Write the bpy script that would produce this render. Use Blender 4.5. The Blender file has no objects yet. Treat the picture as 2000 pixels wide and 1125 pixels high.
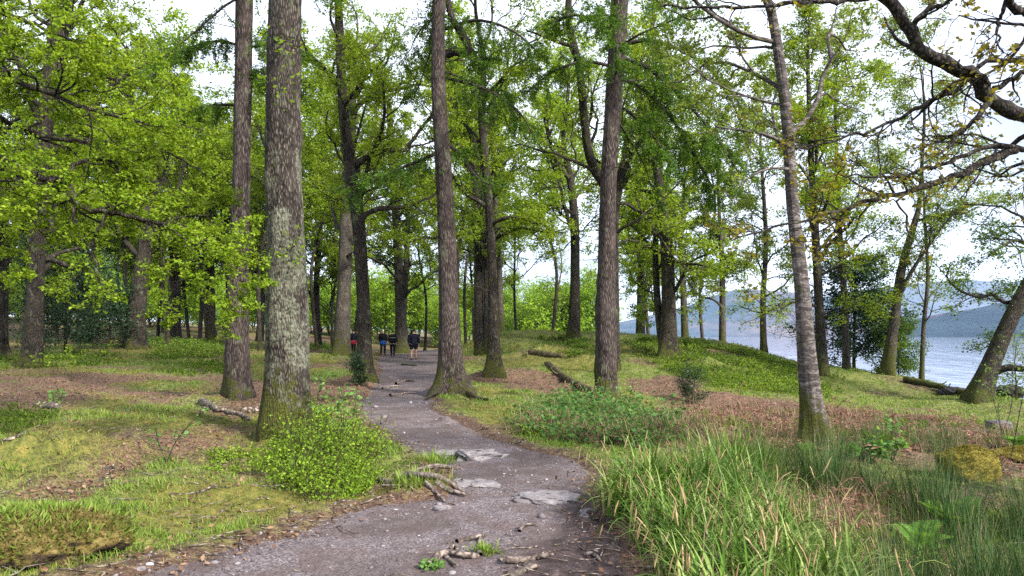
import bpy, math, numpy as np
from mathutils import Vector
S = bpy.context.scene
COL = S.collection
RNG = np.random.default_rng(7)

# ------------------------------------------------------------------ camera, world, sun, exposure
FPX, HOR, EYE = 1400.0, 655.0, 1.6          # focal length and horizon row in a 2000 x 1125 frame, eye height
cam = bpy.data.cameras.new('camera'); camo = bpy.data.objects.new('camera', cam); COL.objects.link(camo)
cam.sensor_width = 36.0; cam.lens = FPX / 2000 * 36.0
cam.shift_y = (HOR - 562.5) / 2000
cam.clip_start = 0.05; cam.clip_end = 20000
camo.location = (0, 0, EYE); camo.rotation_euler = (math.radians(90), 0, 0)
S.camera = camo

SUN_AZ, SUN_EL = math.radians(130), math.radians(35)
W = bpy.data.worlds.new('World'); S.world = W; W.use_nodes = True
nt = W.node_tree; bg = nt.nodes['Background']; bg.inputs['Strength'].default_value = 0.096
sky = nt.nodes.new('ShaderNodeTexSky'); sky.sky_type = 'NISHITA'; sky.sun_disc = False
sky.sun_elevation = SUN_EL; sky.sun_rotation = SUN_AZ
tc = nt.nodes.new('ShaderNodeTexCoord'); mp = nt.nodes.new('ShaderNodeMapping'); mp.inputs['Scale'].default_value = (1.2, 1.2, 3.5)
nz = nt.nodes.new('ShaderNodeTexNoise'); nz.inputs['Scale'].default_value = 1.9; nz.inputs['Detail'].default_value = 6
rp = nt.nodes.new('ShaderNodeValToRGB'); rp.color_ramp.elements[0].position = .30; rp.color_ramp.elements[1].position = .62
rp.color_ramp.elements[0].color = (3.7, 4.1, 5.1, 1); rp.color_ramp.elements[1].color = (8.2, 8.5, 9.6, 1)
mx = nt.nodes.new('ShaderNodeMix'); mx.data_type = 'RGBA'; mx.inputs['Factor'].default_value = .86
nt.links.new(tc.outputs['Generated'], mp.inputs['Vector']); nt.links.new(mp.outputs['Vector'], nz.inputs['Vector'])
nt.links.new(nz.outputs['Fac'], rp.inputs['Fac']); nt.links.new(sky.outputs['Color'], mx.inputs['A'])
nt.links.new(rp.outputs['Color'], mx.inputs['B']); nt.links.new(mx.outputs['Result'], bg.inputs['Color'])

sl = bpy.data.lights.new('sun', 'SUN'); sl.energy = 4.3; sl.angle = math.radians(8); sl.color = (1, .95, .86)
so = bpy.data.objects.new('sun', sl); COL.objects.link(so)
sd = Vector((math.sin(SUN_AZ) * math.cos(SUN_EL), math.cos(SUN_AZ) * math.cos(SUN_EL), math.sin(SUN_EL)))
so.rotation_euler = sd.to_track_quat('Z', 'Y').to_euler(); so.location = (20, -20, 40)

S.view_settings.view_transform = 'Standard'; S.view_settings.look = 'None'
S.view_settings.exposure = 1.48; S.view_settings.gamma = 1.0
S.render.engine = 'CYCLES'
cy = S.cycles
cy.max_bounces = 7; cy.diffuse_bounces = 4; cy.glossy_bounces = 2; cy.transmission_bounces = 4; cy.volume_bounces = 0
cy.transparent_max_bounces = 4; cy.caustics_reflective = False; cy.caustics_refractive = False
cy.use_denoising = False; cy.denoiser = 'OPENIMAGEDENOISE'; cy.denoising_input_passes = 'RGB_ALBEDO_NORMAL'; cy.denoising_prefilter = 'ACCURATE'

# ------------------------------------------------------------------ numpy helpers
def nrm(v):
    return v / np.maximum(np.linalg.norm(v, axis=-1, keepdims=True), 1e-9)

def hsh(ix, iy, seed):
    n = (ix.astype(np.int64) * 374761393 + iy.astype(np.int64) * 668265263 + seed * 974634777) & 0x7fffffff
    n = ((n ^ (n >> 13)) * 1274126177) & 0x7fffffff
    n = n ^ (n >> 16)
    return (n & 0xffff) / 65535.0

def vnoise(x, y, seed=0):
    ix, iy = np.floor(x), np.floor(y); fx, fy = x - ix, y - iy
    fx = fx * fx * (3 - 2 * fx); fy = fy * fy * (3 - 2 * fy)
    a, b = hsh(ix, iy, seed), hsh(ix + 1, iy, seed); c, d = hsh(ix, iy + 1, seed), hsh(ix + 1, iy + 1, seed)
    return a + (b - a) * fx + (c - a) * fy + (a - b - c + d) * fx * fy

def fbm(x, y, seed=0, octv=4):
    s, a, t = 0, .5, 0
    for k in range(octv):
        s = s + a * vnoise(x * 2 ** k, y * 2 ** k, seed + k * 17); t += a; a *= .55
    return s / t

def sstep(a, b, x):
    t = np.clip((x - a) / (b - a), 0, 1); return t * t * (3 - 2 * t)

def crom(P, n):
    """Catmull-Rom through the rows of P, n samples."""
    P = np.asarray(P, float)
    if len(P) == 2: return P[0] + np.linspace(0, 1, n)[:, None] * (P[1] - P[0])
    Q = np.vstack([2 * P[0] - P[1], P, 2 * P[-1] - P[-2]])
    ch = np.r_[0, np.cumsum(np.linalg.norm(np.diff(P[:, :3], axis=0), axis=1))]
    s = np.linspace(0, ch[-1], n); i = np.clip(np.searchsorted(ch, s, side='right') - 1, 0, len(P) - 2)
    t = ((s - ch[i]) / np.maximum(ch[i + 1] - ch[i], 1e-9))[:, None]
    a, b, c, d = Q[i], Q[i + 1], Q[i + 2], Q[i + 3]
    return .5 * (2 * b + (c - a) * t + (2 * a - 5 * b + 4 * c - d) * t ** 2 + (3 * b - a - 3 * c + d) * t ** 3)

class MB:
    def __init__(s): s.V, s.Q, s.T, s.n = [], [], [], 0
    def add(s, V, Q=None, T=None):
        V = np.asarray(V, float).reshape(-1, 3)
        if Q is not None and len(Q): s.Q.append(np.asarray(Q) + s.n)
        if T is not None and len(T): s.T.append(np.asarray(T) + s.n)
        s.V.append(V); s.n += len(V)
        return s
    def arrays(s):
        V = np.concatenate(s.V) if s.V else np.zeros((0, 3))
        Q = np.concatenate(s.Q) if s.Q else np.zeros((0, 4), int)
        T = np.concatenate(s.T) if s.T else np.zeros((0, 3), int)
        return V, Q, T
    def mesh(s, name, mat, origin=(0, 0, 0), smooth=True):
        V, Q, T = s.arrays(); V = V - np.asarray(origin)
        me = bpy.data.meshes.new(name)
        me.vertices.add(len(V)); me.vertices.foreach_set('co', V.astype(np.float32).ravel())
        nl = Q.size + T.size
        me.loops.add(nl); me.loops.foreach_set('vertex_index', np.r_[Q.ravel(), T.ravel()].astype(np.int32))
        me.polygons.add(len(Q) + len(T))
        me.polygons.foreach_set('loop_start', np.r_[np.arange(len(Q)) * 4, Q.size + np.arange(len(T)) * 3].astype(np.int32))
        if smooth: me.polygons.foreach_set('use_smooth', np.ones(len(Q) + len(T), bool))
        me.update(calc_edges=True)
        if mat: me.materials.append(mat)
        return me

def setp(o, label=None, cat=None, group=None, kind=None):
    for k, v in (('label', label), ('category', cat), ('group', group), ('kind', kind)):
        if v: o[k] = v
    return o

def empty(name, loc, label, cat, group=None):
    o = bpy.data.objects.new(name, None); COL.objects.link(o); o.location = loc; o.empty_display_size = .3
    return setp(o, label, cat, group)

def link(name, me, parent=None, loc=(0, 0, 0)):
    o = bpy.data.objects.new(name, me); COL.objects.link(o); o.location = loc
    if parent: o.parent = parent
    return o

def tubes(P, R, sides):
    """P (B,n,3), R (B,n): a batch of tubes, closed to a point-like end."""
    B, n, _ = P.shape
    T = np.empty_like(P); T[:, 1:-1] = P[:, 2:] - P[:, :-2]; T[:, 0] = P[:, 1] - P[:, 0]; T[:, -1] = P[:, -1] - P[:, -2]
    T = nrm(T); D = nrm(P[:, -1] - P[:, 0])
    ref = np.where(np.abs(D[:, 2:3]) > .8, np.array([[1., .2, 0]]), np.array([[.13, .11, 1.]]))[:, None, :]
    u = nrm(np.cross(T, np.broadcast_to(ref, T.shape))); v = np.cross(T, u)
    a = np.arange(sides) * 2 * np.pi / sides
    V = P[:, :, None] + R[:, :, None, None] * (np.cos(a)[None, None, :, None] * u[:, :, None] + np.sin(a)[None, None, :, None] * v[:, :, None])
    idx = np.arange(B * n * sides).reshape(B, n, sides); nx = np.roll(idx, -1, axis=2)
    Q = np.stack([idx[:, :-1], nx[:, :-1], nx[:, 1:], idx[:, 1:]], -1).reshape(-1, 4)
    return V.reshape(-1, 3), Q

def walk(start, dirn, length, n, wig, lift, rng, liftgrow=0.):
    d = nrm(dirn); P = [start]; st = (length / (n - 1))[:, None]
    for k in range(n - 1):
        d = nrm(d + wig * rng.normal(size=d.shape) + np.array([0, 0, 1.]) * (lift + liftgrow * k / n))
        P.append(P[-1] + d * st)
    return np.stack(P, 1)

def spawn(P, R, L, k, t0, t1, ang, lr, rr, rng, flat=.6, tpow=1., up=0.):
    """k children per parent branch; returns start, direction, length, radius."""
    B, n, _ = P.shape
    t = t0 + (t1 - t0) * ((np.arange(k)[None] + rng.random((B, k))) / k) ** tpow
    f = t * (n - 1); i = np.minimum(f.astype(int), n - 2); w = (f - i)[..., None]
    b = np.arange(B)[:, None]
    st = P[b, i] * (1 - w) + P[b, i + 1] * w
    rad = R[b, i] * (1 - w[..., 0]) + R[b, i + 1] * w[..., 0]
    tg = nrm(P[b, i + 1] - P[b, i])
    pr = rng.normal(size=tg.shape); pr[..., 2] *= flat; pr -= (pr * tg).sum(-1, keepdims=True) * tg; pr = nrm(pr)
    a = np.radians(ang) * (.75 + .5 * rng.random(t.shape))[..., None]
    dr = nrm(tg * np.cos(a) + pr * np.sin(a) + np.array([0, 0, up]))
    ln = L[:, None] * lr * (1.05 - .55 * t) * (.6 + .7 * rng.random(t.shape))
    return st.reshape(-1, 3), dr.reshape(-1, 3), ln.ravel(), (rad * rr).ravel()

def leaves(pos, size, rng, up=.7, asp=.30, dirs=None, droop=.15):
    n = len(pos)
    a = rng.normal(size=(n, 3)) if dirs is None else dirs + .5 * rng.normal(size=(n, 3))
    a[:, 2] = a[:, 2] * .55 - droop; a = nrm(a)
    m = rng.normal(size=(n, 3)) * .6; m[:, 2] += up; m -= (m * a).sum(1, keepdims=True) * a; m = nrm(m)
    s = np.cross(a, m); z = (size * (.65 + .7 * rng.random(n)))[:, None]
    V = np.stack([pos, pos + a * z * .55 + s * z * asp + m * z * .07, pos + a * z, pos + a * z * .55 - s * z * asp + m * z * .07], 1)
    return V.reshape(-1, 3), np.arange(4 * n).reshape(n, 4)

def blades(base, az, L, th0, bend, w, segs, rng, twist=0.):
    """Ribbons that rise from base, lean towards az and arch over."""
    n = len(base); h = np.stack([np.cos(az), np.sin(az), np.zeros(n)], 1); sd_ = np.stack([-np.sin(az + twist), np.cos(az + twist), np.zeros(n)], 1)
    p = base.copy(); rows = []
    for k in range(segs + 1):
        s = k / segs
        wd = (w * (1 - s ** 2.2) if k < segs else w * .06)[:, None] if np.ndim(w) else w * max(1 - s ** 2.2, .06)
        rows.append(np.stack([p - sd_ * wd * .5, p + sd_ * wd * .5], 1))
        th = th0 + bend * ((k + .5) / segs) ** 1.5
        p = p + (L / segs)[:, None] * (h * np.sin(th)[:, None] + np.array([0, 0, 1.]) * np.cos(th)[:, None])
    V = np.stack(rows, 1)
    idx = np.arange(n * (segs + 1) * 2).reshape(n, segs + 1, 2)
    Q = np.stack([idx[:, :-1, 0], idx[:, :-1, 1], idx[:, 1:, 1], idx[:, 1:, 0]], -1).reshape(-1, 4)
    return V.reshape(-1, 3), Q

# ------------------------------------------------------------------ materials
class NT:
    def __init__(s, name):
        s.m = bpy.data.materials.new(name); s.m.use_nodes = True; s.t = s.m.node_tree; s.N = s.t.nodes; s.p = s.N['Principled BSDF']
        s.out = s.N['Material Output']
    def n(s, typ, **kw):
        x = s.N.new('ShaderNode' + typ)
        for k, v in kw.items(): setattr(x, k, v)
        return x
    def l(s, a, b): s.t.links.new(a, b)
    def val(s, sock, v):
        if hasattr(v, 'is_linked'): s.l(v, sock)
        else: sock.default_value = v
    def noise(s, scale, detail=4, vec=None, rough=.55, dist=0.):
        x = s.n('TexNoise'); x.inputs['Scale'].default_value = scale; x.inputs['Detail'].default_value = detail; x.inputs['Roughness'].default_value = rough
        x.inputs['Distortion'].default_value = dist
        if vec: s.l(vec, x.inputs['Vector'])
        return x.outputs['Fac']
    def ramp(s, fac, *stops):
        x = s.n('ValToRGB'); e = x.color_ramp.elements
        while len(e) < len(stops): e.new(.5)
        for el, (p, c) in zip(e, stops):
            el.position = p; el.color = (*c, 1) if len(c) == 3 else c
        s.l(fac, x.inputs['Fac']); return x.outputs['Color']
    def mask(s, fac, a, b):
        x = s.n('MapRange'); x.interpolation_type = 'SMOOTHSTEP'; s.l(fac, x.inputs['Value'])
        x.inputs['From Min'].default_value = a; x.inputs['From Max'].default_value = b
        return x.outputs['Result']
    def math(s, op, a, b=0.):
        x = s.n('Math', operation=op); s.val(x.inputs[0], a); s.val(x.inputs[1], b); return x.outputs[0]
    def mix(s, f, a, b, mode='MIX'):
        x = s.n('Mix', data_type='RGBA', blend_type=mode); s.val(x.inputs['Factor'], f)
        for k, v in (('A', a), ('B', b)):
            if isinstance(v, tuple): x.inputs[k].default_value = (*v, 1)
            else: s.l(v, x.inputs[k])
        return x.outputs['Result']
    def coord(s, kind='Object', scale=None):
        o = s.n('TexCoord').outputs[kind]
        if scale:
            m = s.n('Mapping'); m.inputs['Scale'].default_value = scale; s.l(o, m.inputs['Vector']); o = m.outputs['Vector']
        return o
    def pos(s, scale=None):
        o = s.n('NewGeometry').outputs['Position']
        if scale:
            m = s.n('Mapping'); m.inputs['Scale'].default_value = scale; s.l(o, m.inputs['Vector']); o = m.outputs['Vector']
        return o
    def bump(s, h, strength, dist):
        x = s.n('Bump'); x.inputs['Strength'].default_value = strength; x.inputs['Distance'].default_value = dist
        s.l(h, x.inputs['Height']); s.l(x.outputs['Normal'], s.p.inputs['Normal']); return x.outputs['Normal']
    def attr(s, name):
        return s.n('Attribute', attribute_name=name).outputs['Fac']
    def rnd(s): return s.n('NewGeometry').outputs['Random Per Island']
    def fin(s, col, rough=.9, spec=.2):
        s.val(s.p.inputs['Base Color'], (*col, 1) if isinstance(col, tuple) else col); s.val(s.p.inputs['Roughness'], rough)
        s.p.inputs['Specular IOR Level'].default_value = spec; return s.m

def leaf_mat(name, stops, trans=.5, tmul=(1.35, 1.25, .6), rough=.5, big=.5):
    s = NT(name)
    n = s.noise(.9, 2, s.pos())
    f = s.math('ADD', s.math('MULTIPLY', s.rnd(), 1 - big * .5), s.math('MULTIPLY', s.math('SUBTRACT', n, .25), big))
    c = s.ramp(f, *stops); s.fin(c, rough, .10)
    tr = s.n('BsdfTranslucent'); s.l(s.mix(1., c, tmul, 'MULTIPLY'), tr.inputs['Color'])
    mx = s.n('MixShader'); mx.inputs[0].default_value = trans; s.l(s.p.outputs[0], mx.inputs[1]); s.l(tr.outputs[0], mx.inputs[2]); s.l(mx.outputs[0], s.out.inputs['Surface'])
    return s.m

def bark_mat(name, dark, light, stretch=(9, 9, 1.4), cells=.3, moss=0., mossh=1.5, mossall=0., lichen=0., bands=0., bumpd=.03):
    s = NT(name)
    v = s.coord('Object', stretch)
    n1 = s.noise(3.2, 8, v, .68, .8)
    vo = s.n('TexVoronoi', feature='DISTANCE_TO_EDGE'); s.l(v, vo.inputs['Vector']); vo.inputs['Scale'].default_value = 3.2
    h = s.math('ADD', s.math('MULTIPLY', s.mask(vo.outputs['Distance'], 0, .35), cells), s.math('MULTIPLY', n1, 1. - cells))
    c = s.ramp(h, (.33, tuple(x * .22 for x in dark)), (.49, dark), (.68, light))
    c = s.mix(s.mask(s.noise(2.3, 3, s.coord()), .35, .75), c, s.mix(.5, c, tuple(x * .7 for x in light)))
    c = s.mix(s.math('MULTIPLY', s.mask(s.noise(3.1, 5, s.coord('Object', (1, 1, .35)), .7), .52, .62), .5), c, tuple(x * .6 for x in dark))
    c = s.mix(s.math('MULTIPLY', s.mask(s.noise(5.2, 5, s.coord('Object', (1, 1, .5)), .7), .56, .64), .45), c, (.16, .17, .11))
    if bands:
        nb = s.noise(2.2, 6, s.coord('Object', (2.2, 2.2, 7)), .7, .6); c = s.mix(s.mask(nb, .43, .55), c, s.ramp(n1, (.3, tuple(x * .22 for x in dark)), (.7, tuple(x * .8 for x in dark))))
        nb = s.noise(1.3, 4, s.coord('Object', (3, 3, 34)), .6); c = s.mix(s.math('MULTIPLY', s.mask(nb, .56, .66), .7), c, tuple(x * .3 for x in dark))
    if lichen:
        nl = s.noise(3.2, 5, s.coord('Object', (1, 1, .7)), .65)
        z = s.n('SeparateXYZ'); s.l(s.coord(), z.inputs[0])
        zz = s.mask(s.math('ABSOLUTE', s.math('SUBTRACT', z.outputs[2], 2.0)), 3.6, .2)
        k = s.mask(s.math('ADD', nl, s.math('MULTIPLY', zz, .13)), .66 - lichen * .1, .74 - lichen * .1)
        k = s.math('MULTIPLY', k, s.mask(s.noise(26, 3, s.coord()), .34, .6))
        c = s.mix(k, c, s.ramp(s.noise(14, 3, s.coord()), (.3, (.09, .095, .065)), (.7, (.215, .22, .165))))
    if moss or mossall:
        z = s.n('SeparateXYZ'); s.l(s.coord(), z.inputs[0])
        nm = s.noise(5, 5, s.coord(), .65)
        f = s.math('ADD', nm, s.math('MULTIPLY', s.mask(z.outputs[2], mossh, 0.), moss))
        g = s.n('NewGeometry'); gx = s.n('SeparateXYZ'); s.l(g.outputs['Normal'], gx.inputs[0])
        f = s.math('ADD', f, s.math('MULTIPLY', gx.outputs[0], -.09)); f = s.math('ADD', f, mossall)
        k = s.mask(f, .62, .78)
        c = s.mix(k, c, s.ramp(s.noise(40, 3, s.coord()), (.3, (.022, .026, .006)), (.7, (.085, .088, .018))))
    s.bump(h, 1., bumpd * 1.6)
    return s.fin(c, .92, .15)

M = {}
M['oakleaf'] = leaf_mat('oak leaves', [(.0, (.085, .145, .010)), (.45, (.18, .272, .018)), (1., (.32, .40, .042))])
M['oakleaf_b'] = leaf_mat('beech leaves', [(.0, (.085, .155, .010)), (.5, (.185, .29, .019)), (1., (.33, .42, .045))])
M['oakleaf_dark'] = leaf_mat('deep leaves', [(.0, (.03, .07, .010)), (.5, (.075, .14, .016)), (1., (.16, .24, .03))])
M['bronze'] = leaf_mat('young bronze leaves', [(.0, (.09, .085, .015)), (.5, (.18, .16, .025)), (1., (.26, .23, .05))])
M['larch'] = leaf_mat('larch needles', [(.0, (.032, .090, .010)), (.5, (.072, .155, .016)), (1., (.145, .245, .03))], .45)
M['birch'] = leaf_mat('birch leaves', [(.0, (.085, .14, .025)), (.5, (.17, .24, .04)), (1., (.27, .33, .07))])
M['holly'] = leaf_mat('holly leaves', [(.0, (.010, .026, .012)), (.6, (.028, .062, .026)), (1., (.075, .12, .055))], .15, rough=.32)
M['bilberry'] = leaf_mat('bilberry leaves', [(.0, (.09, .18, .016)), (.5, (.20, .34, .03)), (1., (.36, .48, .06))])
M['cover'] = leaf_mat('low ground cover', [(.0, (.022, .050, .006)), (.4, (.085, .16, .014)), (1., (.29, .40, .05))], big=1.1)
M['bramble'] = leaf_mat('bramble leaves', [(.0, (.035, .09, .025)), (.5, (.085, .19, .05)), (1., (.2, .33, .10))])
M['sapling'] = leaf_mat('sapling leaves', [(.0, (.07, .15, .04)), (.5, (.14, .27, .07)), (1., (.24, .37, .12))])
M['grass'] = leaf_mat('grass blades', [(.0, (.06, .12, .014)), (.4, (.13, .22, .03)), (.75, (.22, .27, .06)), (1., (.38, .33, .16))], .35, (1.2, 1.2, .6), .6, .7)
M['drygrass'] = leaf_mat('moss and dry grass', [(.0, (.07, .085, .014)), (.4, (.15, .155, .03)), (.75, (.23, .165, .05)), (1., (.36, .29, .16))], .25, (1.2, 1.1, .6), .7, .7)
M['rustmoss'] = leaf_mat('rusty moss', [(.0, (.05, .045, .010)), (.5, (.115, .095, .022)), (1., (.22, .19, .07))], .15, (1, 1, 1), .8, .7)
M['mosscoat'] = leaf_mat('boulder moss', [(.0, (.07, .062, .010)), (.5, (.155, .13, .018)), (1., (.27, .22, .045))], .15, (1, 1, 1), .8, .7)
M['sedge'] = leaf_mat('sedge blades', [(.0, (.028, .072, .010)), (.5, (.085, .165, .022)), (1., (.31, .365, .12))], .25, (1.2, 1.2, .5), .32, .5)
M['spike'] = leaf_mat('sedge flower spikes', [(.0, (.13, .09, .042)), (.5, (.26, .185, .09)), (1., (.44, .34, .18))], .15, (1, 1, 1), .8, .5)
M['rush'] = leaf_mat('rush stems', [(.0, (.014, .040, .012)), (.5, (.038, .082, .022)), (.85, (.10, .135, .04)), (1., (.26, .19, .11))], .15, (1, 1, .7), .5, .7)
M['straw'] = leaf_mat('dead grass', [(.0, (.11, .075, .045)), (.5, (.21, .145, .09)), (1., (.36, .27, .17))], .2, (1, 1, 1), .8, .6)
M['bracken'] = leaf_mat('dead bracken', [(.0, (.11, .048, .034)), (.5, (.245, .125, .090)), (1., (.41, .26, .195))], .2, (1, 1, 1), .85, .6)
M['litter'] = leaf_mat('fallen leaves', [(.0, (.045, .025, .015)), (.5, (.13, .07, .04)), (1., (.30, .19, .12))], .1, (1, 1, 1), .8, .5)
M['fern'] = leaf_mat('fern fronds', [(.0, (.05, .13, .02)), (.5, (.11, .23, .035)), (1., (.2, .33, .06))])

M['bark_larch'] = bark_mat('larch bark', (.050, .037, .033), (.155, .120, .110), (11, 11, 1.6), moss=.22, mossh=1.4, bumpd=.035)
M['bark_lichen'] = bark_mat('lichened bark', (.046, .037, .031), (.145, .120, .104), (10, 10, 2.6), moss=.36, mossh=1.5, lichen=1., bumpd=.03)
M['bark_oak'] = bark_mat('oak bark', (.028, .022, .018), (.085, .070, .056), (10, 10, 2), moss=.22, mossh=1.2, mossall=.07, bumpd=.03)
M['bark_pale'] = bark_mat('pale oak bark', (.06, .05, .042), (.15, .125, .105), (10, 10, 2), moss=.25, mossh=2., mossall=.06, bumpd=.02)
M['bark_birch'] = bark_mat('birch bark', (.115, .095, .09), (.35, .305, .295), (5, 5, 9), moss=.36, mossh=1.2, bands=1., bumpd=.02, cells=.0)
M['bark_limb'] = bark_mat('limb bark', (.026, .021, .019), (.085, .070, .064), (8, 8, 5), mossall=.02, bumpd=.015)
M['root'] = bark_mat('exposed root bark', (.15, .115, .10), (.27, .22, .19), (5, 5, 5), bumpd=.006)
M['deadwood'] = bark_mat('weathered dead wood', (.10, .075, .06), (.34, .28, .23), (4, 4, 4), bumpd=.012)
M['mosslog'] = bark_mat('mossy log bark', (.07, .05, .035), (.18, .13, .09), (6, 6, 6), mossall=.14, bumpd=.02)

def rock_mat(name, a, b, moss=0., mc=((.06, .052, .008), (.135, .11, .016), (.22, .175, .032))):
    s = NT(name); o = s.coord()
    n = s.noise(4.5, 8, o, .65, .6); c = s.ramp(n, (.3, a), (.7, b))
    c = s.mix(s.mask(s.noise(30, 4, o), .55, .75), c, tuple(x * .55 for x in a))
    if moss:
        g = s.n('NewGeometry'); z = s.n('SeparateXYZ'); s.l(g.outputs['Normal'], z.inputs[0])
        k = s.mask(s.math('ADD', s.math('MULTIPLY', z.outputs[2], .35), s.noise(5, 4, o)), .75 - moss, .95 - moss)
        c = s.mix(k, c, s.ramp(s.noise(18, 5, o), (.3, mc[0]), (.5, mc[1]), (.68, mc[2])))
        n = s.math('ADD', s.math('MULTIPLY', s.noise(60, 4, o), .6), n)
    s.bump(n, .8, .03); return s.fin(c, .9, .2)
M['slab'] = rock_mat('pale slate', (.10, .085, .088), (.27, .25, .26))
M['darkrock'] = rock_mat('wet dark rock', (.015, .014, .015), (.05, .045, .045))
M['mossrock'] = rock_mat('moss on boulder', (.04, .036, .030), (.13, .12, .10), .46)
M['peat'] = rock_mat('peaty moss hummock', (.014, .009, .007), (.055, .036, .024), .30, ((.04, .032, .008), (.10, .075, .02), (.18, .14, .05)))
M['greystone'] = rock_mat('grey stone', (.055, .05, .055), (.17, .16, .17))

# ground shader shared by ground and path: masks come from vertex attributes, detail from noise
def ground_mat():
    s = NT('woodland ground'); p = s.pos()
    pa, mu, li, gr, mo = (s.attr(k) for k in ('path_mask', 'mud_mask', 'litter_mask', 'grass_mask', 'moss_mask'))
    nf, nm, nb = s.noise(55, 5, p, .7), s.noise(9, 5, p, .65), s.noise(1.5, 4, p, .6)
    litter = s.ramp(s.math('ADD', s.math('MULTIPLY', nf, .6), s.math('MULTIPLY', s.noise(22, 4, p), .4)), (.37, (.022, .012, .008)), (.5, (.10, .056, .038)), (.63, (.28, .18, .125)))
    grass = s.ramp(s.math('ADD', s.math('MULTIPLY', nm, .5), s.math('MULTIPLY', nf, .5)), (.36, (.028, .036, .008)), (.5, (.10, .125, .026)), (.66, (.26, .235, .085)))
    moss = s.ramp(s.math('ADD', s.math('MULTIPLY', nm, .6), s.math('MULTIPLY', nf, .4)), (.36, (.036, .042, .009)), (.5, (.108, .112, .022)), (.64, (.215, .165, .046)))
    soil = s.ramp(nm, (.3, (.022, .013, .010)), (.7, (.09, .055, .04)))
    def blend(base, col, m, w=.35):
        return s.mix(s.mask(s.math('ADD', m, s.math('MULTIPLY', s.math('SUBTRACT', s.math('ADD', s.math('MULTIPLY', nm, .65), s.math('MULTIPLY', nf, .35)), .5), w * 5.)), .5 - .3, .5 + .3), base, col)
    c = blend(soil, litter, li); c = blend(c, grass, gr); c = blend(c, moss, mo)
    vo = s.n('TexVoronoi'); s.l(p, vo.inputs['Vector']); vo.inputs['Scale'].default_value = 75; vo.inputs['Randomness'].default_value = 1
    gv = s.math('ADD', s.math('MULTIPLY', s.n('SeparateColor').outputs[0], 0), nf)
    sc = s.n('SeparateColor'); s.l(vo.outputs['Color'], sc.inputs[0])
    gravel = s.ramp(s.math('ADD', s.math('MULTIPLY', sc.outputs[0], .45), s.math('MULTIPLY', s.noise(140, 3, p, .7), .55)), (.25, (.048, .037, .040)), (.5, (.122, .100, .106)), (.75, (.225, .193, .203)))
    gravel = s.mix(s.mask(s.noise(2.6, 5, p, .65), .40, .62), gravel, s.mix(.62, gravel, (.085, .058, .052)))
    mud = s.ramp(s.math('ADD', s.math('MULTIPLY', nm, .5), s.math('MULTIPLY', nf, .5)), (.35, (.012, .008, .008)), (.5, (.045, .03, .030)), (.68, (.13, .095, .095)))
    gravel = s.mix(s.math('MULTIPLY', s.mask(s.noise(.85, 4, p, .6, .8), .47, .60), .5), gravel, (.060, .043, .038))
    gravel = blend(gravel, mud, mu, .45)
    k = s.mask(s.math('ADD', pa, s.math('MULTIPLY', s.math('SUBTRACT', nm, .5), .9)), .40, .60)
    c = s.mix(k, c, gravel)
    h = s.math('ADD', s.math('MULTIPLY', nf, .5), s.math('MULTIPLY', nm, .9)); h = s.math('ADD', h, s.math('MULTIPLY', vo.outputs['Distance'], .15))
    s.bump(h, .75, .035)
    return s.fin(c, s.math('SUBTRACT', .95, s.math('MULTIPLY', mu, .25)), .22)
M['ground'] = ground_mat()

# ------------------------------------------------------------------ terrain
def at(px, py, d): return np.array([(px - 1000) / FPX * d, d, EYE + (HOR - py) / FPX * d])
CT = [at(*c) for c in [
 (700,1125,4.77),(200,1125,4.6),(1200,1125,4.8),(1000,960,7.32),(1000,880,9.7),(800,800,14.3),(790,745,23),(795,715,34),(800,698,44),(860,700,43),(740,698,44),(800,706,39),(745,707,38.5),(862,707,38.5),(800,711,36.5),(870,712,36),(735,712,36),
 (50,850,10.6),(300,900,8.6),(300,785,15.8),(0,765,18),(250,690,36),(100,700,32),(400,700,36),(0,672,45),(340,662,52),(500,668,52),(560,690,40),
 (555,838,11.5),(640,915,8.8),(780,955,7.5),(465,775,17.6),(710,747,23.5),(670,697,36),(150,950,7.5),(450,950,7.45),(20,930,7.9),
 (965,733,25),(935,697,32),(1120,669,36),(1050,648,42),(950,656,41),(1200,654,41),(1300,660,39),(1430,673,36),(1560,706,33),(900,720,28),
 (1185,778,18.4),(880,768,19.8),(1300,702,29),(1203,725,25),(1150,862,11),(1000,800,15.5),(1100,740,24),(1590,868,10.9),(1500,772,20),(1420,740,24),
 (1700,850,14),(1700,795,21),(1640,735,29),(1735,733,29.5),(1800,800,22.5),(1830,776,26.5),(1905,780,24.5),(1980,800,21),(1700,920,9.4),(1890,945,8.4),(1900,1010,6.6),(1500,950,7.6)]]
CT += [np.array(c) for c in [(-9, 58, .1), (-12, 75, .2), (-2, 60, .7), (6, 60, .2), (12, 52, -1.4), (16, 45, -1.5), (20, 38, -1.8), (23, 33, -1.9), (25, 29, -1.7), (24, 24, -1.5), (22, 17, -1.0),
  (18, 8, -.5), (12, -4, -.1), (0, -8, 0), (-14, -6, .2), (-20, 8, .6), (-28, 22, 1.1), (-45, 45, 1.9), (-40, 70, 2.1), (-25, 90, 1.9), (0, 95, .4), (14, 75, -1.8), (35, 60, -3), (40, 25, -3), (-70, 100, 3.2), (20, 100, -2.5), (4.5, 3.2, -.1), (2.6, 3.6, -.02)]]
CT = np.array(CT)
def _k(r2): return np.where(r2 > 1e-12, .5 * r2 * np.log(np.maximum(r2, 1e-12)), 0)
_d2 = ((CT[:, None, :2] - CT[None, :, :2]) ** 2).sum(-1); _n = len(CT)
_A = np.zeros((_n + 3, _n + 3)); _A[:_n, :_n] = _k(_d2) + np.eye(_n) * .04; _A[:_n, _n] = 1; _A[:_n, _n + 1:] = CT[:, :2]; _A[_n:, :_n] = _A[:_n, _n:].T
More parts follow.
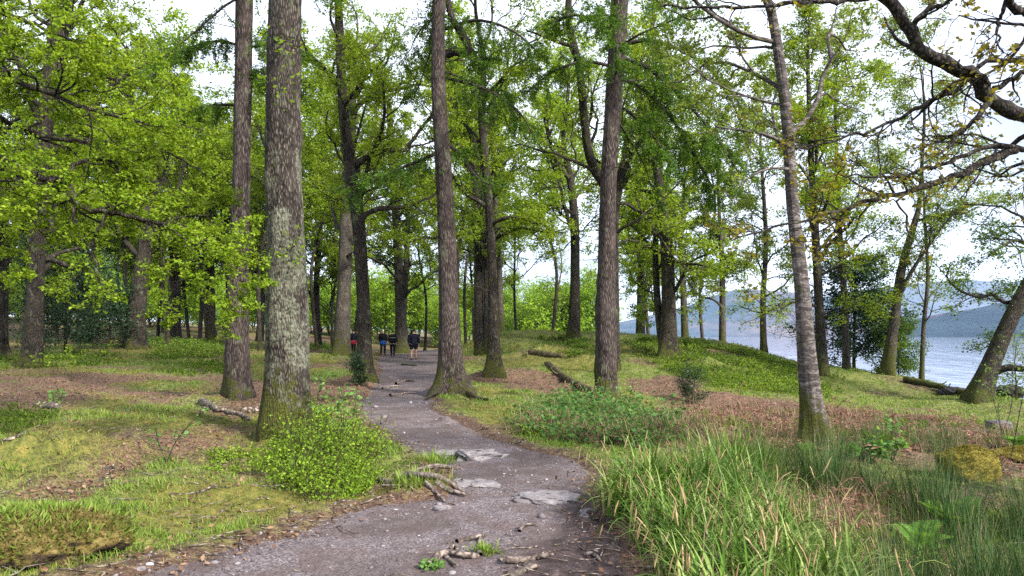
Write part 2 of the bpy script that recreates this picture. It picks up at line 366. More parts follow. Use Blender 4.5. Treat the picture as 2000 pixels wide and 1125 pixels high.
_w = np.linalg.solve(_A, np.r_[CT[:, 2], 0, 0, 0])
def H0(x, y):
    x = np.asarray(x, float); y = np.asarray(y, float); z = _w[_n] + _w[_n + 1] * x + _w[_n + 2] * y
    for i in range(_n): z = z + _w[i] * _k((x - CT[i, 0]) ** 2 + (y - CT[i, 1]) ** 2)
    far = np.clip(-(x - 12) * .05, -5, 5); r = np.hypot(x, y - 30)
    return z + (far - z) * sstep(62, 105, r)
def gp0(px, py, dmin=2.2, dmax=130., H=None):
    H = H or H0; d = np.geomspace(dmin, dmax, 3000); P = np.stack([(px - 1000) / FPX * d, d, EYE + (HOR - py) / FPX * d], 1)
    b = np.nonzero(P[:, 2] <= H(P[:, 0], P[:, 1]))[0]
    return P[b[0]] if len(b) else P[-1]
def wpoly(pts): return np.array([gp0(*p)[:2] if len(p) == 2 else p[:2] for p in pts])
def sdf(x, y, poly):
    """signed distance to a polygon, positive inside."""
    d2 = np.full(np.shape(x), 1e18); ins = np.zeros(np.shape(x), bool); n = len(poly)
    for i in range(n):
        a, b = poly[i], poly[(i + 1) % n]; e = b - a; wx, wy = x - a[0], y - a[1]
        t = np.clip((wx * e[0] + wy * e[1]) / max(e @ e, 1e-12), 0, 1)
        d2 = np.minimum(d2, (wx - t * e[0]) ** 2 + (wy - t * e[1]) ** 2)
        c = (a[1] > y) != (b[1] > y)
        ins ^= c & (x < e[0] * (y - a[1]) / (e[1] if abs(e[1]) > 1e-12 else 1e-12) + a[0])
    return np.where(ins, 1, -1) * np.sqrt(d2)
PATH = wpoly([(120,1180),(270,1118),(420,1078),(560,1042),(700,1003),(800,984),(885,978),(905,955),(870,915),(815,870),(745,838),(708,805),(715,778),(738,748),(746,722),(738,702)])
PATH = np.vstack([PATH, [(-9.5, 55), (-12, 75), (-9, 75), (-5.2, 55)],
  wpoly([(864,702),(862,722),(852,745),(836,765),(845,800),(900,835),(980,865),(1060,886),(1110,905),(1150,925),(1160,960),(1178,1000),(1212,1060),(1235,1180)]), [(1.2, 1.5), (1.0, -30), (-3.5, -30), (-3.2, 1.5)]])
MUD = wpoly([(1130,945),(1165,955),(1240,1010),(1270,1180),(1040,1200),(1040,1090),(1090,1010)])
POLY = {k: wpoly(v) for k, v in {
 'sedge': [(1215,1000),(1245,965),(1330,945),(1420,960),(1490,1000),(1570,1075),(1640,1200),(1700,1330),(1360,1330),(1310,1150),(1262,1070)],
 'rush': [(1500,935),(1600,930),(1700,975),(1800,1000),(2100,1000),(2250,1350),(1700,1350),(1620,1120),(1540,1010)],
 'rushband': [(1640,868),(1760,858),(1960,862),(1960,890),(1780,885),(1640,892)],
 'bracken': [(1300,830),(1340,795),(1480,778),(1600,795),(1720,812),(1850,815),(1990,850),(1990,885),(1800,890),(1650,890),(1480,880),(1330,890)],
 'heap': [(1555,985),(1690,985),(1700,1055),(1560,1055)],
 'heap2': [(1930,900),(2040,880),(2040,935),(1940,930)],
 'bilberry': [(1215,668),(1300,668),(1430,682),(1565,722),(1640,745),(1600,775),(1480,772),(1380,752),(1300,722),(1240,700)],
 'bilberry2': [(1030,655),(1130,660),(1180,690),(1165,720),(1110,705),(1050,680)],
 'bilberry3': [(280,668),(440,672),(440,700),(300,705)],
 'bilberry4': [(-40,800),(60,800),(110,840),(90,862),(-40,875)],
 'bilberry5': [(1640,730),(1760,735),(1790,760),(1720,770),(1640,760)],
 'bilberry7': [(-60,692),(240,690),(240,712),(100,722),(-60,725)],
 'bilberry8': [(300,712),(440,706),(450,730),(360,735)],
 'bilberry6': [(600,668),(660,672),(650,700),(600,698)],
 'greenstrip': [(700,845),(760,845),(830,885),(850,905),(780,905),(720,880)],
 'greenstrip2': [(1040,850),(1100,850),(1190,870),(1190,882),(1100,876)],
 'litterL': [(-60,755),(120,750),(170,785),(150,830),(60,815),(-60,800)],
 'litterM': [(470,760),(520,740),(690,745),(720,775),(690,800),(600,790),(520,815),(400,810)],
 'litterR': [(900,745),(960,715),(1060,720),(1170,760),(1150,775),(1000,755)],
 'litterK': [(1230,740),(1330,735),(1370,760),(1500,785),(1420,790),(1250,775)],
 'trail': [(-80,1010),(60,960),(200,910),(330,862),(470,830),(480,845),(360,880),(240,930),(110,985),(-80,1050)]}.items()}

def Hm(x, y):
    """height and masks."""
    z = H0(x, y); near = 1 - sstep(70, 110, np.hypot(x, y))
    wob = (fbm(x * 1.3, y * 1.3, 3) - .5)
    sp = sdf(x, y, PATH) + wob * .45
    path = sstep(-.18, .14, sp) * near
    mud = sstep(-.35, .25, sdf(x, y, MUD) + wob * .5)
    off = (1 - sstep(-.7, .0, sp))
    z = z + off * near * ((fbm(x * .55, y * .55, 11) - .5) * .34 + (fbm(x * 2.1, y * 2.1, 12) - .5) * .13)
    z = z + (fbm(x * 5, y * 5, 13, 3) - .5) * (.045 + .03 * off + .06 * mud) * near
    for (cx, cy, r, h, e) in MOUNDS:
        q = np.hypot(x - cx, (y - cy) * e) / r + (fbm(x * 2.3, y * 2.3, 15) - .5) * .5; z = z + h * np.where(q < 1, (1 - np.maximum(q, 0) ** 2) ** 2, 0) * (1 + 1.1 * (fbm(x * 4.5, y * 4.5, 16, 3) - .5))
    lip = sstep(.0, .25, -sp) * (1 - sstep(.25, .9, -sp)); z = z + lip * .06 * near
    return z, sp, path, mud
MOUNDS = [(*gp0(70, 1062)[:2], .70, .36, 1.2), (*gp0(235, 1065)[:2], .42, .14, 1.), (*gp0(168, 1085)[:2], .24, -.16, .6), (*gp0(70, 905)[:2], 1.4, .34, .9), (*gp0(560, 845)[:2], 1.1, .20, 1.), (*gp0(640, 905)[:2], 1.0, .12, 1.),
  (*gp0(830, 955)[:2], .6, .10, 1.), (*gp0(960, 735)[:2], 1.2, .2, 1.), (*gp0(710, 745)[:2], 1.5, .25, 1.), (*gp0(880, 768)[:2], 1.3, .18, 1.), (*gp0(1070, 690)[:2], 2.2, .35, 1.),
  (*gp0(465, 775)[:2], 1.2, .15, 1.), (*gp0(868, 825)[:2], .28, .12, 1.), (*gp0(1185, 778)[:2], 1.3, .15, 1.), (*gp0(1010, 685)[:2], 1.6, .28, 1.), (*gp0(1150, 705)[:2], 1.3, .25, 1.), (*gp0(1250, 690)[:2], 1.5, .25, 1.), (*gp0(1390, 715)[:2], 1.6, .28, 1.), (*gp0(1500, 735)[:2], 1.3, .22, 1.)]
def H(x, y): return Hm(np.asarray(x, float), np.asarray(y, float))[0]
def gp(px, py, **k): return gp0(px, py, H=H, **k)

def masks(x, y, sp):
    w = (fbm(x * .8, y * .8, 31) - .5)
    lit = np.zeros_like(x) + .52
    moss = sstep(.46, .66, fbm(x * .45, y * .45, 41)) * .9
    grass = .72 + 1.5 * (fbm(x * .5, y * .5, 43) - .5)
    for k in ('litterL', 'litterM', 'litterR', 'litterK', 'trail'):
        f = sstep(-.5, .4, sdf(x, y, POLY[k]) + w * 1.4); f = f * (.8 if k in ('litterL', 'trail') else .95); lit = lit + f * .5; grass = grass * (1 - .8 * f); moss = moss * (1 - .8 * f)
    for k in ('greenstrip', 'greenstrip2'):
        f = sstep(-.5, .3, sdf(x, y, POLY[k]) + w); grass = grass + f * .6; moss = moss * (1 - .7 * f)
    for k in ('sedge', 'rush', 'rushband'):
        f = sstep(-.5, .3, sdf(x, y, POLY[k]) + w); moss = moss * (1 - f); grass = grass * (1 - f) + .45 * f
    for k in ('bracken', 'heap', 'heap2'):
        f = sstep(-.5, .3, sdf(x, y, POLY[k]) + w); moss = moss * (1 - f); grass = grass * (1 - f * .7); lit = lit + .4 * f
    f = sstep(12, 17, y) * sstep(-.5, -2.5, x + .08 * y) * sstep(.30, .62, fbm(x * .42, y * .30, 47)); lit = lit + .4 * f; grass = grass * (1 - .75 * f); moss = moss * (1 - .35 * f)
    bare = sstep(-.55, -.02, sp + w * .5); grass = grass * (1 - .7 * bare); moss = moss * (1 - bare)
    moss = np.where(y > 30, moss * .8 + .1, moss); left = sstep(0, -4, x) * sstep(16, 6, y); moss = moss + left * .12
    moss = moss * (1 - .6 * sstep(4, 7, x) * (y < 40))
    for m in (MOUNDS[0], MOUNDS[3]): q = np.hypot(x - m[0], (y - m[1]) * m[4]) / m[2]; moss = moss + .45 * sstep(1.05, .4, q)
    return np.clip(lit, 0, 1), np.clip(grass, 0, 1), np.clip(moss, 0, 1)

def build_ground():
    r = np.concatenate([np.linspace(.4, 5.5, 26)[:-1], np.geomspace(5.5, 70, 460), np.geomspace(71, 160, 60), np.geomspace(170, 4500, 26)])
    fine = np.radians(np.linspace(-46, 46, 640)); side = np.radians(np.linspace(48, 180, 46))
    a = np.r_[-side[::-1], fine, side[:-1]]
    A, R = np.meshgrid(a, r); x = np.sin(A) * R; y = np.cos(A) * R - 1.5
    z, sp, pa, mu = Hm(x, y); li, gr, mo = masks(x, y, sp)
    z = np.where(np.hypot(x, y) > 170, np.where(x > 0, np.minimum(z, -3), z), z)
    V = np.stack([x, y, z], -1).reshape(-1, 3); nr, na = x.shape
    idx = np.arange(nr * na).reshape(nr, na); nx = np.roll(idx, -1, 1)
    Q = np.stack([idx[:-1], nx[:-1], nx[1:], idx[1:]], -1).reshape(-1, 4)[:, ::-1]
    onp = (pa.ravel()[Q].mean(1) > .5)
    for nm_, sel in (('ground', ~onp), ('path', onp)):
        q = Q[sel]; u, inv = np.unique(q, return_inverse=True)
        me = MB().add(V[u], inv.reshape(-1, 4)).mesh(nm_, M['ground'])
        for k, arr in (('path_mask', pa), ('mud_mask', mu), ('litter_mask', li), ('grass_mask', gr), ('moss_mask', mo)):
            at_ = me.attributes.new(k, 'FLOAT', 'POINT'); at_.data.foreach_set('value', arr.ravel()[u].astype(np.float32))
        o = link(nm_, me)
        setp(o, 'mossy woodland floor of grass, moss and leaf litter' if nm_ == 'ground' else 'grey gravel footpath winding up between the trees', None, None, 'structure')
build_ground()

# ------------------------------------------------------------------ lake and hills
WATER_Z = -1.2
def build_water():
    s = NT('lake water'); p = s.pos((1.0, .42, 1))
    n = s.noise(1.1, 5, p, .55); n2 = s.noise(.12, 3, s.pos((.4, 1.6, 1)))
    s.bump(n, .4, .1)
    s.p.inputs['IOR'].default_value = 1.33
    s.fin((.17, .20, .28), .08, .6)
    a = np.radians(np.r_[-180, -120, -60, -30, np.linspace(-12, 46, 460), 60, 90, 120, 150]); r = np.r_[.5, 8, 14, np.geomspace(20, 420, 420), np.geomspace(450, 6500, 24)]
    A, R = np.meshgrid(a, r); X, Y = np.sin(A) * R, np.cos(A) * R; wl = .55 + .016 * R
    rip = (fbm(X / wl, Y / wl * .55, 21, 4) - .5) * .075 * wl * sstep(420, 250, R) * (R > 19) * (.6 + .8 * vnoise(X / 14, Y / 22, 23))
    idx = np.arange(X.size).reshape(X.shape); nx = np.roll(idx, -1, 1)
    Q = np.stack([idx[:-1], nx[:-1], nx[1:], idx[1:]], -1).reshape(-1, 4)[:, ::-1]
    setp(link('lake', MB().add(np.stack([X, Y, WATER_Z + rip], -1), Q).mesh('lake', s.m)), 'pale rippled lake water beyond the trees', None, None, 'structure')
build_water()

def hill(name, label, d, prof, depth, mat, seed, rough=.12):
    """prof: (px, py of the skyline) pairs at distance d."""
    prof = np.array(prof, float); xs = (prof[:, 0] - 1000) / FPX * d; hs = EYE + (HOR - prof[:, 1]) / FPX * d
    X, T = np.meshgrid(np.linspace(xs[0], xs[-1], 200), np.linspace(-1, 1, 60))
    h = np.interp(X, xs, hs); sc = d / 900
    Y = d + T * depth; base = np.cos(T * np.pi / 2) ** 1.1
    Z = (h + 4) * base * (1 + rough * 2.2 * (fbm(X / (90 * sc), Y / (90 * sc), seed, 5) - .5) * (1 - .55 * base)) - 4
    Z += (fbm(X / (26 * sc), Y / (26 * sc), seed + 5, 4) - .5) * rough * 20 * sc * base
    idx = np.arange(X.size).reshape(X.shape); Q = np.stack([idx[:-1, :-1], idx[:-1, 1:], idx[1:, 1:], idx[1:, :-1]], -1).reshape(-1, 4)
    setp(link(name, MB().add(np.stack([X, Y, Z], -1), Q).mesh(name, mat)), label, None, None, 'structure')
def hill_mat(name, cols, scale):  # slope colours include painted blue distance haze on top of the volume
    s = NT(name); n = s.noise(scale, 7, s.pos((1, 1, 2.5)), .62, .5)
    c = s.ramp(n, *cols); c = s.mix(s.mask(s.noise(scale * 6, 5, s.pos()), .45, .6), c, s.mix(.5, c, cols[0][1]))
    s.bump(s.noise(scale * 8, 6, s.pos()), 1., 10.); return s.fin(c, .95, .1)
hill('hill', 'wooded haze-blue hill with a reddish bracken slope across the lake', 1250, [(1700,662),(1770,641),(1830,628),(1890,607),(1940,600),(1990,588),(2060,570),(2300,520),(2500,560)], 380,
     hill_mat('haze-tinted wooded hillside', [(.35, (.010, .026, .045)), (.52, (.02, .042, .06)), (.60, (.17, .055, .075)), (.68, (.10, .05, .07))], .0035), 5, .05)  # dark stops tinted with haze blue; the red is bracken
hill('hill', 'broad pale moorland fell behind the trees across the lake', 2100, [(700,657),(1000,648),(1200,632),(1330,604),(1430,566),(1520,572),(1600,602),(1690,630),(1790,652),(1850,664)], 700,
     hill_mat('moorland', [(.35, (.025, .05, .085)), (.5, (.045, .075, .105)), (.62, (.13, .115, .14)), (.72, (.22, .17, .18))], .0022), 9, .10)  # moor colours shifted towards the blue of distance haze
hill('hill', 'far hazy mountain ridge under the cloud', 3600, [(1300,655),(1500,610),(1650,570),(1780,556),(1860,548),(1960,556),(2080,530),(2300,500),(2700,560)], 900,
     hill_mat('haze-tinted far fell', [(.35, (.05, .075, .11)), (.5, (.09, .11, .15)), (.7, (.17, .16, .19))], .0012), 14, .05)  # pale blue stops put far haze into the ridge colour

# ------------------------------------------------------------------ trees
def stem_mesh(mb, P, R, sides, rough, flare, rng, flo=6, fh=.35):
    n = len(P); T = nrm(np.gradient(P, axis=0)); u = nrm(np.cross(T, np.array([0, 1., 0.]))); v = np.cross(T, u)
    a = np.arange(sides) * 2 * np.pi / sides; s = np.r_[0, np.cumsum(np.linalg.norm(np.diff(P, axis=0), axis=1))]
    ph = rng.random() * 50
    A, SS = np.meshgrid(a, s)
    ca = np.cos(A) * 2.2 + ph; sa = np.sin(A) * 2.2
    m = 1 + rough * 2 * (fbm(ca + SS * .5, sa + SS * .9, 5) - .5) + rough * .9 * (fbm(np.cos(A) * 7 + ph, np.sin(A) * 7 + SS * .7, 6) - .5)
    if sides >= 40:
        m = m + .07 * (fbm(np.cos(A) * 11 + ph, np.sin(A) * 11 + SS * 1.3, 8, 3) - .5)
        for _ in range(7): m = m + rng.uniform(.04, .13) * np.exp(-((np.angle(np.exp(1j * (A - rng.uniform(0, 6.28))))) / .35) ** 2 - ((SS - rng.uniform(.8, 9)) / rng.uniform(.08, .2)) ** 2)
    if flare:
        ph2 = rng.random() * 6; k = np.maximum(0, .45 + .75 * np.cos(A * flo / 2. * 2 / 2 * 1 + ph2) + .4 * np.cos(A * 3 + ph2 * 2))
        m = m + flare * np.exp(-np.maximum(SS - .3, 0) / fh) * k
    V = P[:, None] + (R[:, None] * m)[..., None] * (np.cos(A)[..., None] * u[:, None] + np.sin(A)[..., None] * v[:, None])
    idx = np.arange(n * sides).reshape(n, sides); nx = np.roll(idx, -1, 1)
    mb.add(V, np.stack([idx[:-1], nx[:-1], nx[1:], idx[1:]], -1).reshape(-1, 4))

def leaf_sz(d): return .040 + .0017 * d

def crown_oak(mb, lm, P, R, rng, hb, spread, d, n1=14, n2=6, n3=5, dens=1., wig=.26, lift=.05, flat=.55, sig=.20, leafpat=None, tw=1., lsz=None, up1=.25, bare=0., bk=1.):
    """boughs and twigs on a stem into mb, leaves into lm."""
    h = P[:, 2] - P[0, 2]; i0 = np.searchsorted(h, hb) / (len(h) - 1); Ls = np.array([spread])
    s, dr, ln, ra = spawn(P[None], R[None], Ls, n1, i0, .985, 58, 1., .52, rng, .45, 1., up1)
    ln = ln * 1.05; B1 = walk(s, dr, ln, 10, wig, lift, rng); taper = np.linspace(1, .25, 10) ** .9
    R1 = np.minimum(ra, ln * .028 * bk)[:, None] * taper; add_levels(mb, lm, B1, R1, ln, rng, d, n2, n3, dens, wig, flat, sig, tw, lsz, lift, bare)

def add_levels(mb, lm, B1, R1, L1, rng, d, n2, n3, dens, wig=.26, flat=.55, sig=.20, tw=1., lsz=None, lift=.05, bare=0.):
    mb.add(*tubes(B1, R1, 6))
    s, dr, ln, ra = spawn(B1, R1, L1, n2, .18, 1., 48, .52, .62, rng, flat)
    B2 = walk(s, dr, ln, 7, wig * 1.1, lift * .8, rng); R2 = np.maximum(np.minimum(ra, ln * .02), .006 * tw)[:, None] * np.linspace(1, .35, 7)
    mb.add(*tubes(B2, R2, 4))
    s, dr, ln, ra = spawn(B2, R2, ln, n3, .2, 1., 45, .55, .6, rng, flat)
    B3 = walk(s, dr, ln, 5, wig * 1.2, lift * .5, rng); R3 = np.maximum(np.minimum(ra, ln * .016), .0038 * tw)[:, None] * np.linspace(1, .5, 5)
    mb.add(*tubes(B3, R3, 3))
    if lm is None: return
    sz = lsz or leaf_sz(d); k = max(1, int(round(dens * 66)))
    nb = len(B3); keep = rng.random(nb) > bare; B3 = B3[keep]; nb = len(B3)
    t = rng.beta(1.6, 1.0, (nb, k)) * 3.999; i = t.astype(int); f = (t - i)[..., None]; b = np.arange(nb)[:, None]
    p = B3[b, i] * (1 - f) + B3[b, i + 1] * f
    p = p[:, ::4]; p = np.repeat(p + rng.normal(size=p.shape) * np.array([sig, sig, sig * .55]) * (.25 if d < 13 else .7), 4, axis=1)[:, :max(k, 4)]
    p = p + rng.normal(size=p.shape) * sz * .22
    tl = np.linalg.norm(B3[:, -1] - B3[:, 0], axis=1); p = p[rng.random(p.shape[:2]) < np.clip(tl / .45, .08, 1)[:, None]]
    lm.add(*leaves(p.reshape(-1, 3), np.full(p.size // 3, sz), rng))

def larch_spray(mb, lm, B1, R1, ln, rng, d, dens=1., n2=20, hang=-.14):
    mb.add(*tubes(B1, R1, 5))
    s, dr, ln2, ra = spawn(B1, R1, ln, n2, .12, 1., 62, .30, .45, rng, .35)
    B2 = walk(s, dr, ln2, 7, .10, hang, rng); R2 = np.maximum(ra, .003)[:, None] * np.linspace(1, .4, 7)
    mb.add(*tubes(B2, np.minimum(R2, .007), 3))
    s, dr, ln3, ra = spawn(B2, R2, ln2, 3, .15, .95, 55, .6, .5, rng, .5)
    B3 = walk(s, dr, ln3, 5, .1, hang * 2.1, rng)
    mb.add(*tubes(B3, np.full(B3.shape[:2], .0025), 3))
    for B, k in ((B2, int(46 * dens)), (B3, int(30 * dens))):
        nb, n, _ = B.shape; t = rng.random((nb, k)) * (n - 1.001); i = t.astype(int); f = (t - i)[..., None]; b = np.arange(nb)[:, None]
        p = B[b, i] * (1 - f) + B[b, i + 1] * f + rng.normal(size=(nb, k, 3)) * .02
        lm.add(*leaves(p.reshape(-1, 3), np.full(p.size // 3, .048 + .0008 * d), rng, up=.2, asp=.2, droop=.35))

def crown_larch(mb, lm, P, R, rng, hb, spread, d, n1=34, dens=1., dead=0, top=None):
    h = P[:, 2] - P[0, 2]; i0 = np.searchsorted(h, hb) / (len(h) - 1)
    s, dr, ln, ra = spawn(P[None], R[None], np.array([spread]), n1, i0, .98, 88, 1., .30, rng, .2)
    ln = ln * 1.1; B1 = walk(s, dr, ln, 10, .10, -.09, rng, .2); R1 = np.minimum(ra, .032)[:, None] * np.linspace(1, .2, 10)
    larch_spray(mb, lm, B1, R1, ln, rng, d, dens)
    if dead:
        s, dr, ln, ra = spawn(P[None], R[None], np.array([1.3]), dead, .12, i0 + .05, 85, 1., .1, rng, .2)
        B = walk(s, dr, ln, 6, .12, -.06, rng); mb.add(*tubes(B, np.minimum(ra, .014)[:, None] * np.linspace(1, .3, 6), 4))

def stem_from(px, d, base=None, top=None, wpx=None, extra=0.):
    """px: [(x, y), ...] pixel stations from base up, all at depth d (list for a lean); widths in px."""
    return np.array([at(x, y, dd) for (x, y), dd in zip(px, np.broadcast_to(d, len(px)))])

def tree(name, label, cat, stations, widths, height, mats, d=None, kind='oak', group=None, sides=None, rough=.05, flare=.5, fh=.35, seed=1, lean=(0, 0), crown=None, boughs=None, lname='crown'):
    """stations: pixel (x, y) from the base up; the base sits on the ground; continues upward to `height`."""
    rng = np.random.default_rng(seed)
    b = gp(*stations[0]) if d is None else at(stations[0][0], stations[0][1], d)
    d = b[1]; b[2] = H(b[0], b[1])
    P = [b - np.array([0, 0, .3]), b] + [at(x, y, d) for x, y in stations[1:]]
    w = [widths[0], widths[0]] + list(widths[1:])
    if P[-1][2] < b[2] + height:
        up = nrm(P[-1] - P[-2]); up = nrm(up * .7 + np.array([lean[0], lean[1], .6])); L = (b[2] + height - P[-1][2]) / max(up[2], .5)
        P.append(P[-1] + up * L * .5); P.append(P[-2] + up * L + np.array([0, 0, .1]) + rng.normal(size=3) * [.3, .3, 0]); w += [w[-1] * .66, w[-1] * .12]
    P = np.array(P); R = np.array(w) / FPX * d / 2
    n = int(np.clip(height / (.05 + d * .006), 24, 190)); PR = crom(np.c_[P, R], n); P2, R2 = PR[:, :3], np.maximum(PR[:, 3], .01)
    mb, lm = MB(), MB()
    stem_mesh(mb, P2, R2, sides or (64 if d < 21 else 18), rough, flare, rng, fh=fh)
    c = dict(crown or {})
    if boughs:
        for pts, wd, kw in boughs:
            bp = np.array([at(x, y, dd) for x, y, dd in pts]); Bp = crom(bp, 14)[None]; Rb = (np.linspace(wd[0], wd[1], 14) / FPX * d / 2)[None]
            Lb = np.array([np.linalg.norm(np.diff(bp, axis=0), axis=1).sum()])
            if kw.get('spray'): larch_spray(mb, lm, Bp, Rb, Lb, rng, d, kw['spray'], kw.get('n2', 34), kw.get('hang', -.16)); continue
            mb.add(*tubes(Bp, Rb, 8))
            s_, dr_, ln_, ra_ = spawn(Bp, Rb, Lb, kw.get('n1', 6), .15, 1., 45, kw.get('lr', .5), .6, rng, .6)
            B1 = walk(s_, dr_, ln_, 9, .22, .04, rng); R1 = np.minimum(ra_, ln_ * .02)[:, None] * np.linspace(1, .3, 9)
            add_levels(mb, lm, B1, R1, ln_, rng, d, kw.get('n2', 5), kw.get('n3', 4), kw.get('dens', 1.), lsz=c.get('lsz'), bare=kw.get('bare', 0.))
    if kind == 'oak': crown_oak(mb, lm, P2, R2, rng, d=d, **c)
    elif kind == 'larch': crown_larch(mb, lm, P2, R2, rng, d=d, **c)
    root = empty(name, b, label, cat, group)
    link('trunk', mb.mesh('trunk', M[mats[0]], b), root)
    if lm.n: link(lname, lm.mesh(lname, M[mats[1]], b, False), root)
    return root

# ---- the large trunks nearest the path
def sprigs(root, d, spots, mats, rng, n=26, r=.28):
    """epicormic leafy sprigs on a trunk: (px, py) with the trunk's depth."""
    o = np.array(root.location)
    for x, y in spots:
        mb, lm = MB(), MB()
        p = at(x, y, d - .28); B = walk(np.repeat(p[None], 5, 0), rng.normal(size=(5, 3)) + np.array([0, -.8, .4]), np.full(5, r * 1.3), 5, .25, .05, rng)
        mb.add(*tubes(B, np.full(B.shape[:2], .004), 3))
        q = B[rng.integers(0, 5, n), rng.integers(1, 5, n)] + rng.normal(size=(n, 3)) * r * .3
        lm.add(*leaves(q, np.full(n, .065), rng))
        t = link('sprig', mb.mesh('sprig', M[mats[0]], o), root); link('leaves', lm.mesh('leaves', M[mats[1]], o, False), t)

t = tree('lichen_covered_tree', 'thickest trunk, blotched with pale lichen and green moss, with bilberry growing at its foot', 'tree',
     [(557,836),(560,740),(561,600),(558,450),(553,300),(555,150),(557,0)], [90,82,80,70,67,64,60], 17, ('bark_lichen','oakleaf'), kind='oak', seed=3, rough=.10, flare=.28, fh=.4,
     crown=dict(hb=8.8, spread=4.2, n1=12, n2=5, n3=5, dens=.8))
sprigs(t, t.location[1], [(560,495),(575,480),(545,500),(590,500),(548,120),(560,160),(570,95),(545,180)], ('bark_limb','oakleaf_b'), np.random.default_rng(5))
tree('larch_tree', 'tall straight larch trunk just behind the lichened trunk, its foot split by a scar', 'tree',
     [(463,773),(464,600),(470,400),(474,200),(477,0)], [52,41,34,32,31], 21, ('bark_larch','larch'), kind='larch', seed=11, rough=.075, flare=.3,
     crown=dict(hb=9., spread=3.2, n1=24, dead=6, dens=.8),
     boughs=[([(474,95,17.8),(520,88,17.),(560,90,16.4),(600,105,16.)], (7,3), dict(spray=.65, hang=-.24)), ([(472,90,17.8),(430,80,17.3),(385,88,17.),(350,105,16.8)], (7,3), dict(spray=.65, hang=-.24)), ([(470,205,17.8),(420,205,17.5),(370,215,17.2),(320,240,17.)], (7,3), dict(spray=.7, hang=-.24)), ([(472,150,17.8),(500,140,17.),(540,150,16.3)], (6,3), dict(spray=.6, hang=-.24))])
t3 = tree('larch_tree', 'straight brown larch with flared roots right beside the path, below the walkers', 'tree',
     [(881,766),(878,640),(870,400),(858,200),(856,80),(858,-60)], [56,41,33,29,26,24], 19, ('bark_larch','larch'), kind='larch', seed=12, rough=.075, flare=.75, fh=.35,
     crown=dict(hb=8.4, spread=3.0, n1=22, dead=10, dens=.7),
     boughs=[([(862,112,19.6),(888,100,19.5),(916,104,19.4),(905,70,19.3),(885,40,19.2),(872,-10,19.2)], (20,12), dict(n1=5, lr=.5)),
             ([(880,285,19.7),(905,310,19.3),(930,345,19.),(955,360,18.8)], (9,4), dict(n1=5)), ([(876,290,19.8),(840,305,19.3),(790,325,19.),(735,350,18.6),(690,375,18.4)], (9,3), dict(spray=1., n2=44)),
             ([(862,150,19.8),(900,160,19.3),(950,175,19.),(1010,215,18.6),(1040,260,18.4)], (8,3), dict(spray=.8, n2=40, hang=-.26)), ([(858,60,19.8),(930,40,19.2),(1000,60,18.7),(1060,110,18.3)], (8,3), dict(spray=.8, n2=40, hang=-.26))])
tree('larch_tree', 'tall grey brown larch rising from the bramble patch, greenest dense hanging needles', 'tree',
     [(1183,778),(1184,640),(1187,400),(1198,200),(1210,0)], [44,40,32,33,33], 20, ('bark_larch','larch'), kind='larch', seed=13, rough=.075, flare=.15,
     crown=dict(hb=7.2, spread=3.4, n1=26, dead=4, dens=.75),
     boughs=[([(1200,110,19.3),(1260,130,18.8),(1330,190,18.3),(1400,270,17.9),(1450,350,17.6)], (11,3), dict(spray=1.5, n2=60, hang=-.2)), ([(1195,150,19.3),(1250,170,19),(1310,230,18.8),(1360,310,18.6),(1400,380,18.5)], (9,3), dict(spray=1.5, n2=56, hang=-.2)),
             ([(1200,90,19.3),(1280,80,18.9),(1380,130,18.5),(1440,220,18.2),(1465,300,18.)], (10,3), dict(spray=1.5, n2=60, hang=-.22)), ([(1192,200,19.3),(1230,220,18.6),(1280,270,18),(1310,330,17.6)], (8,3), dict(spray=1.2, n2=44)),
             ([(1198,130,19.3),(1140,120,19),(1080,140,18.7),(1030,180,18.5)], (8,3), dict(spray=.8, n2=40)), ([(1203,60,19.3),(1130,30,18.8),(1060,50,18.4)], (8,3), dict(spray=.8, n2=36))])
tree('birch_tree', 'slender curving silver birch with mossy foot standing among the dead bracken', 'tree',
     [(1592,866),(1578,720),(1566,560),(1548,400),(1536,220),(1512,50),(1490,-60)], [52,37,28,23,21,18,14], 14, ('bark_birch','birch'), kind='oak', seed=14, rough=.08, flare=.45, fh=.3,
     crown=dict(bk=0.42, hb=4.4, spread=3.3, n1=26, n2=7, n3=5, dens=1.49, lift=-.03, lsz=.05, sig=.16, wig=.2),
     boughs=[([(1550,290,10.9),(1500,265,10.7),(1450,255,10.5),(1400,248,10.4)], (7,3), dict(n1=5, dens=.5)), ([(1545,330,10.9),(1500,330,10.7),(1460,350,10.6),(1430,395,10.5)], (6,2), dict(n1=4, dens=.4))])

# ---- oaks in the middle distance
oak = dict(hb=3.6, spread=4.6, n1=16, n2=6, n3=5, dens=1.)
tree('oak_tree', 'dark mossy oak with a tiny holly at its foot beside the path', 'tree',
     [(713,745),(710,600),(701,450),(688,360),(672,230),(664,80)], [32,26,26,25,20,17], 15.5, ('bark_oak','oakleaf'), seed=21, flare=.9, fh=.35, rough=.09, crown=dict(oak, hb=4.3, n1=20, spread=4.2, dens=1.25),
     boughs=[([(690,330,23.),(730,290,22.),(750,230,21.),(748,160,20.5)], (12,4), dict(dens=.6)), ([(668,180,23.2),(640,140,22),(600,100,21.),(575,40,20)], (10,4), dict(dens=.6))])
tree('oak_tree', 'stout oak trunk just left of the walker in red, hidden in foliage above', 'tree',
     [(666,694),(672,560),(678,400),(684,250),(690,120)], [34,27,26,22,15], 17, ('bark_pale','oakleaf'), seed=22, flare=.6, crown=dict(oak, hb=4.5, n1=18, spread=5., dens=1.00))
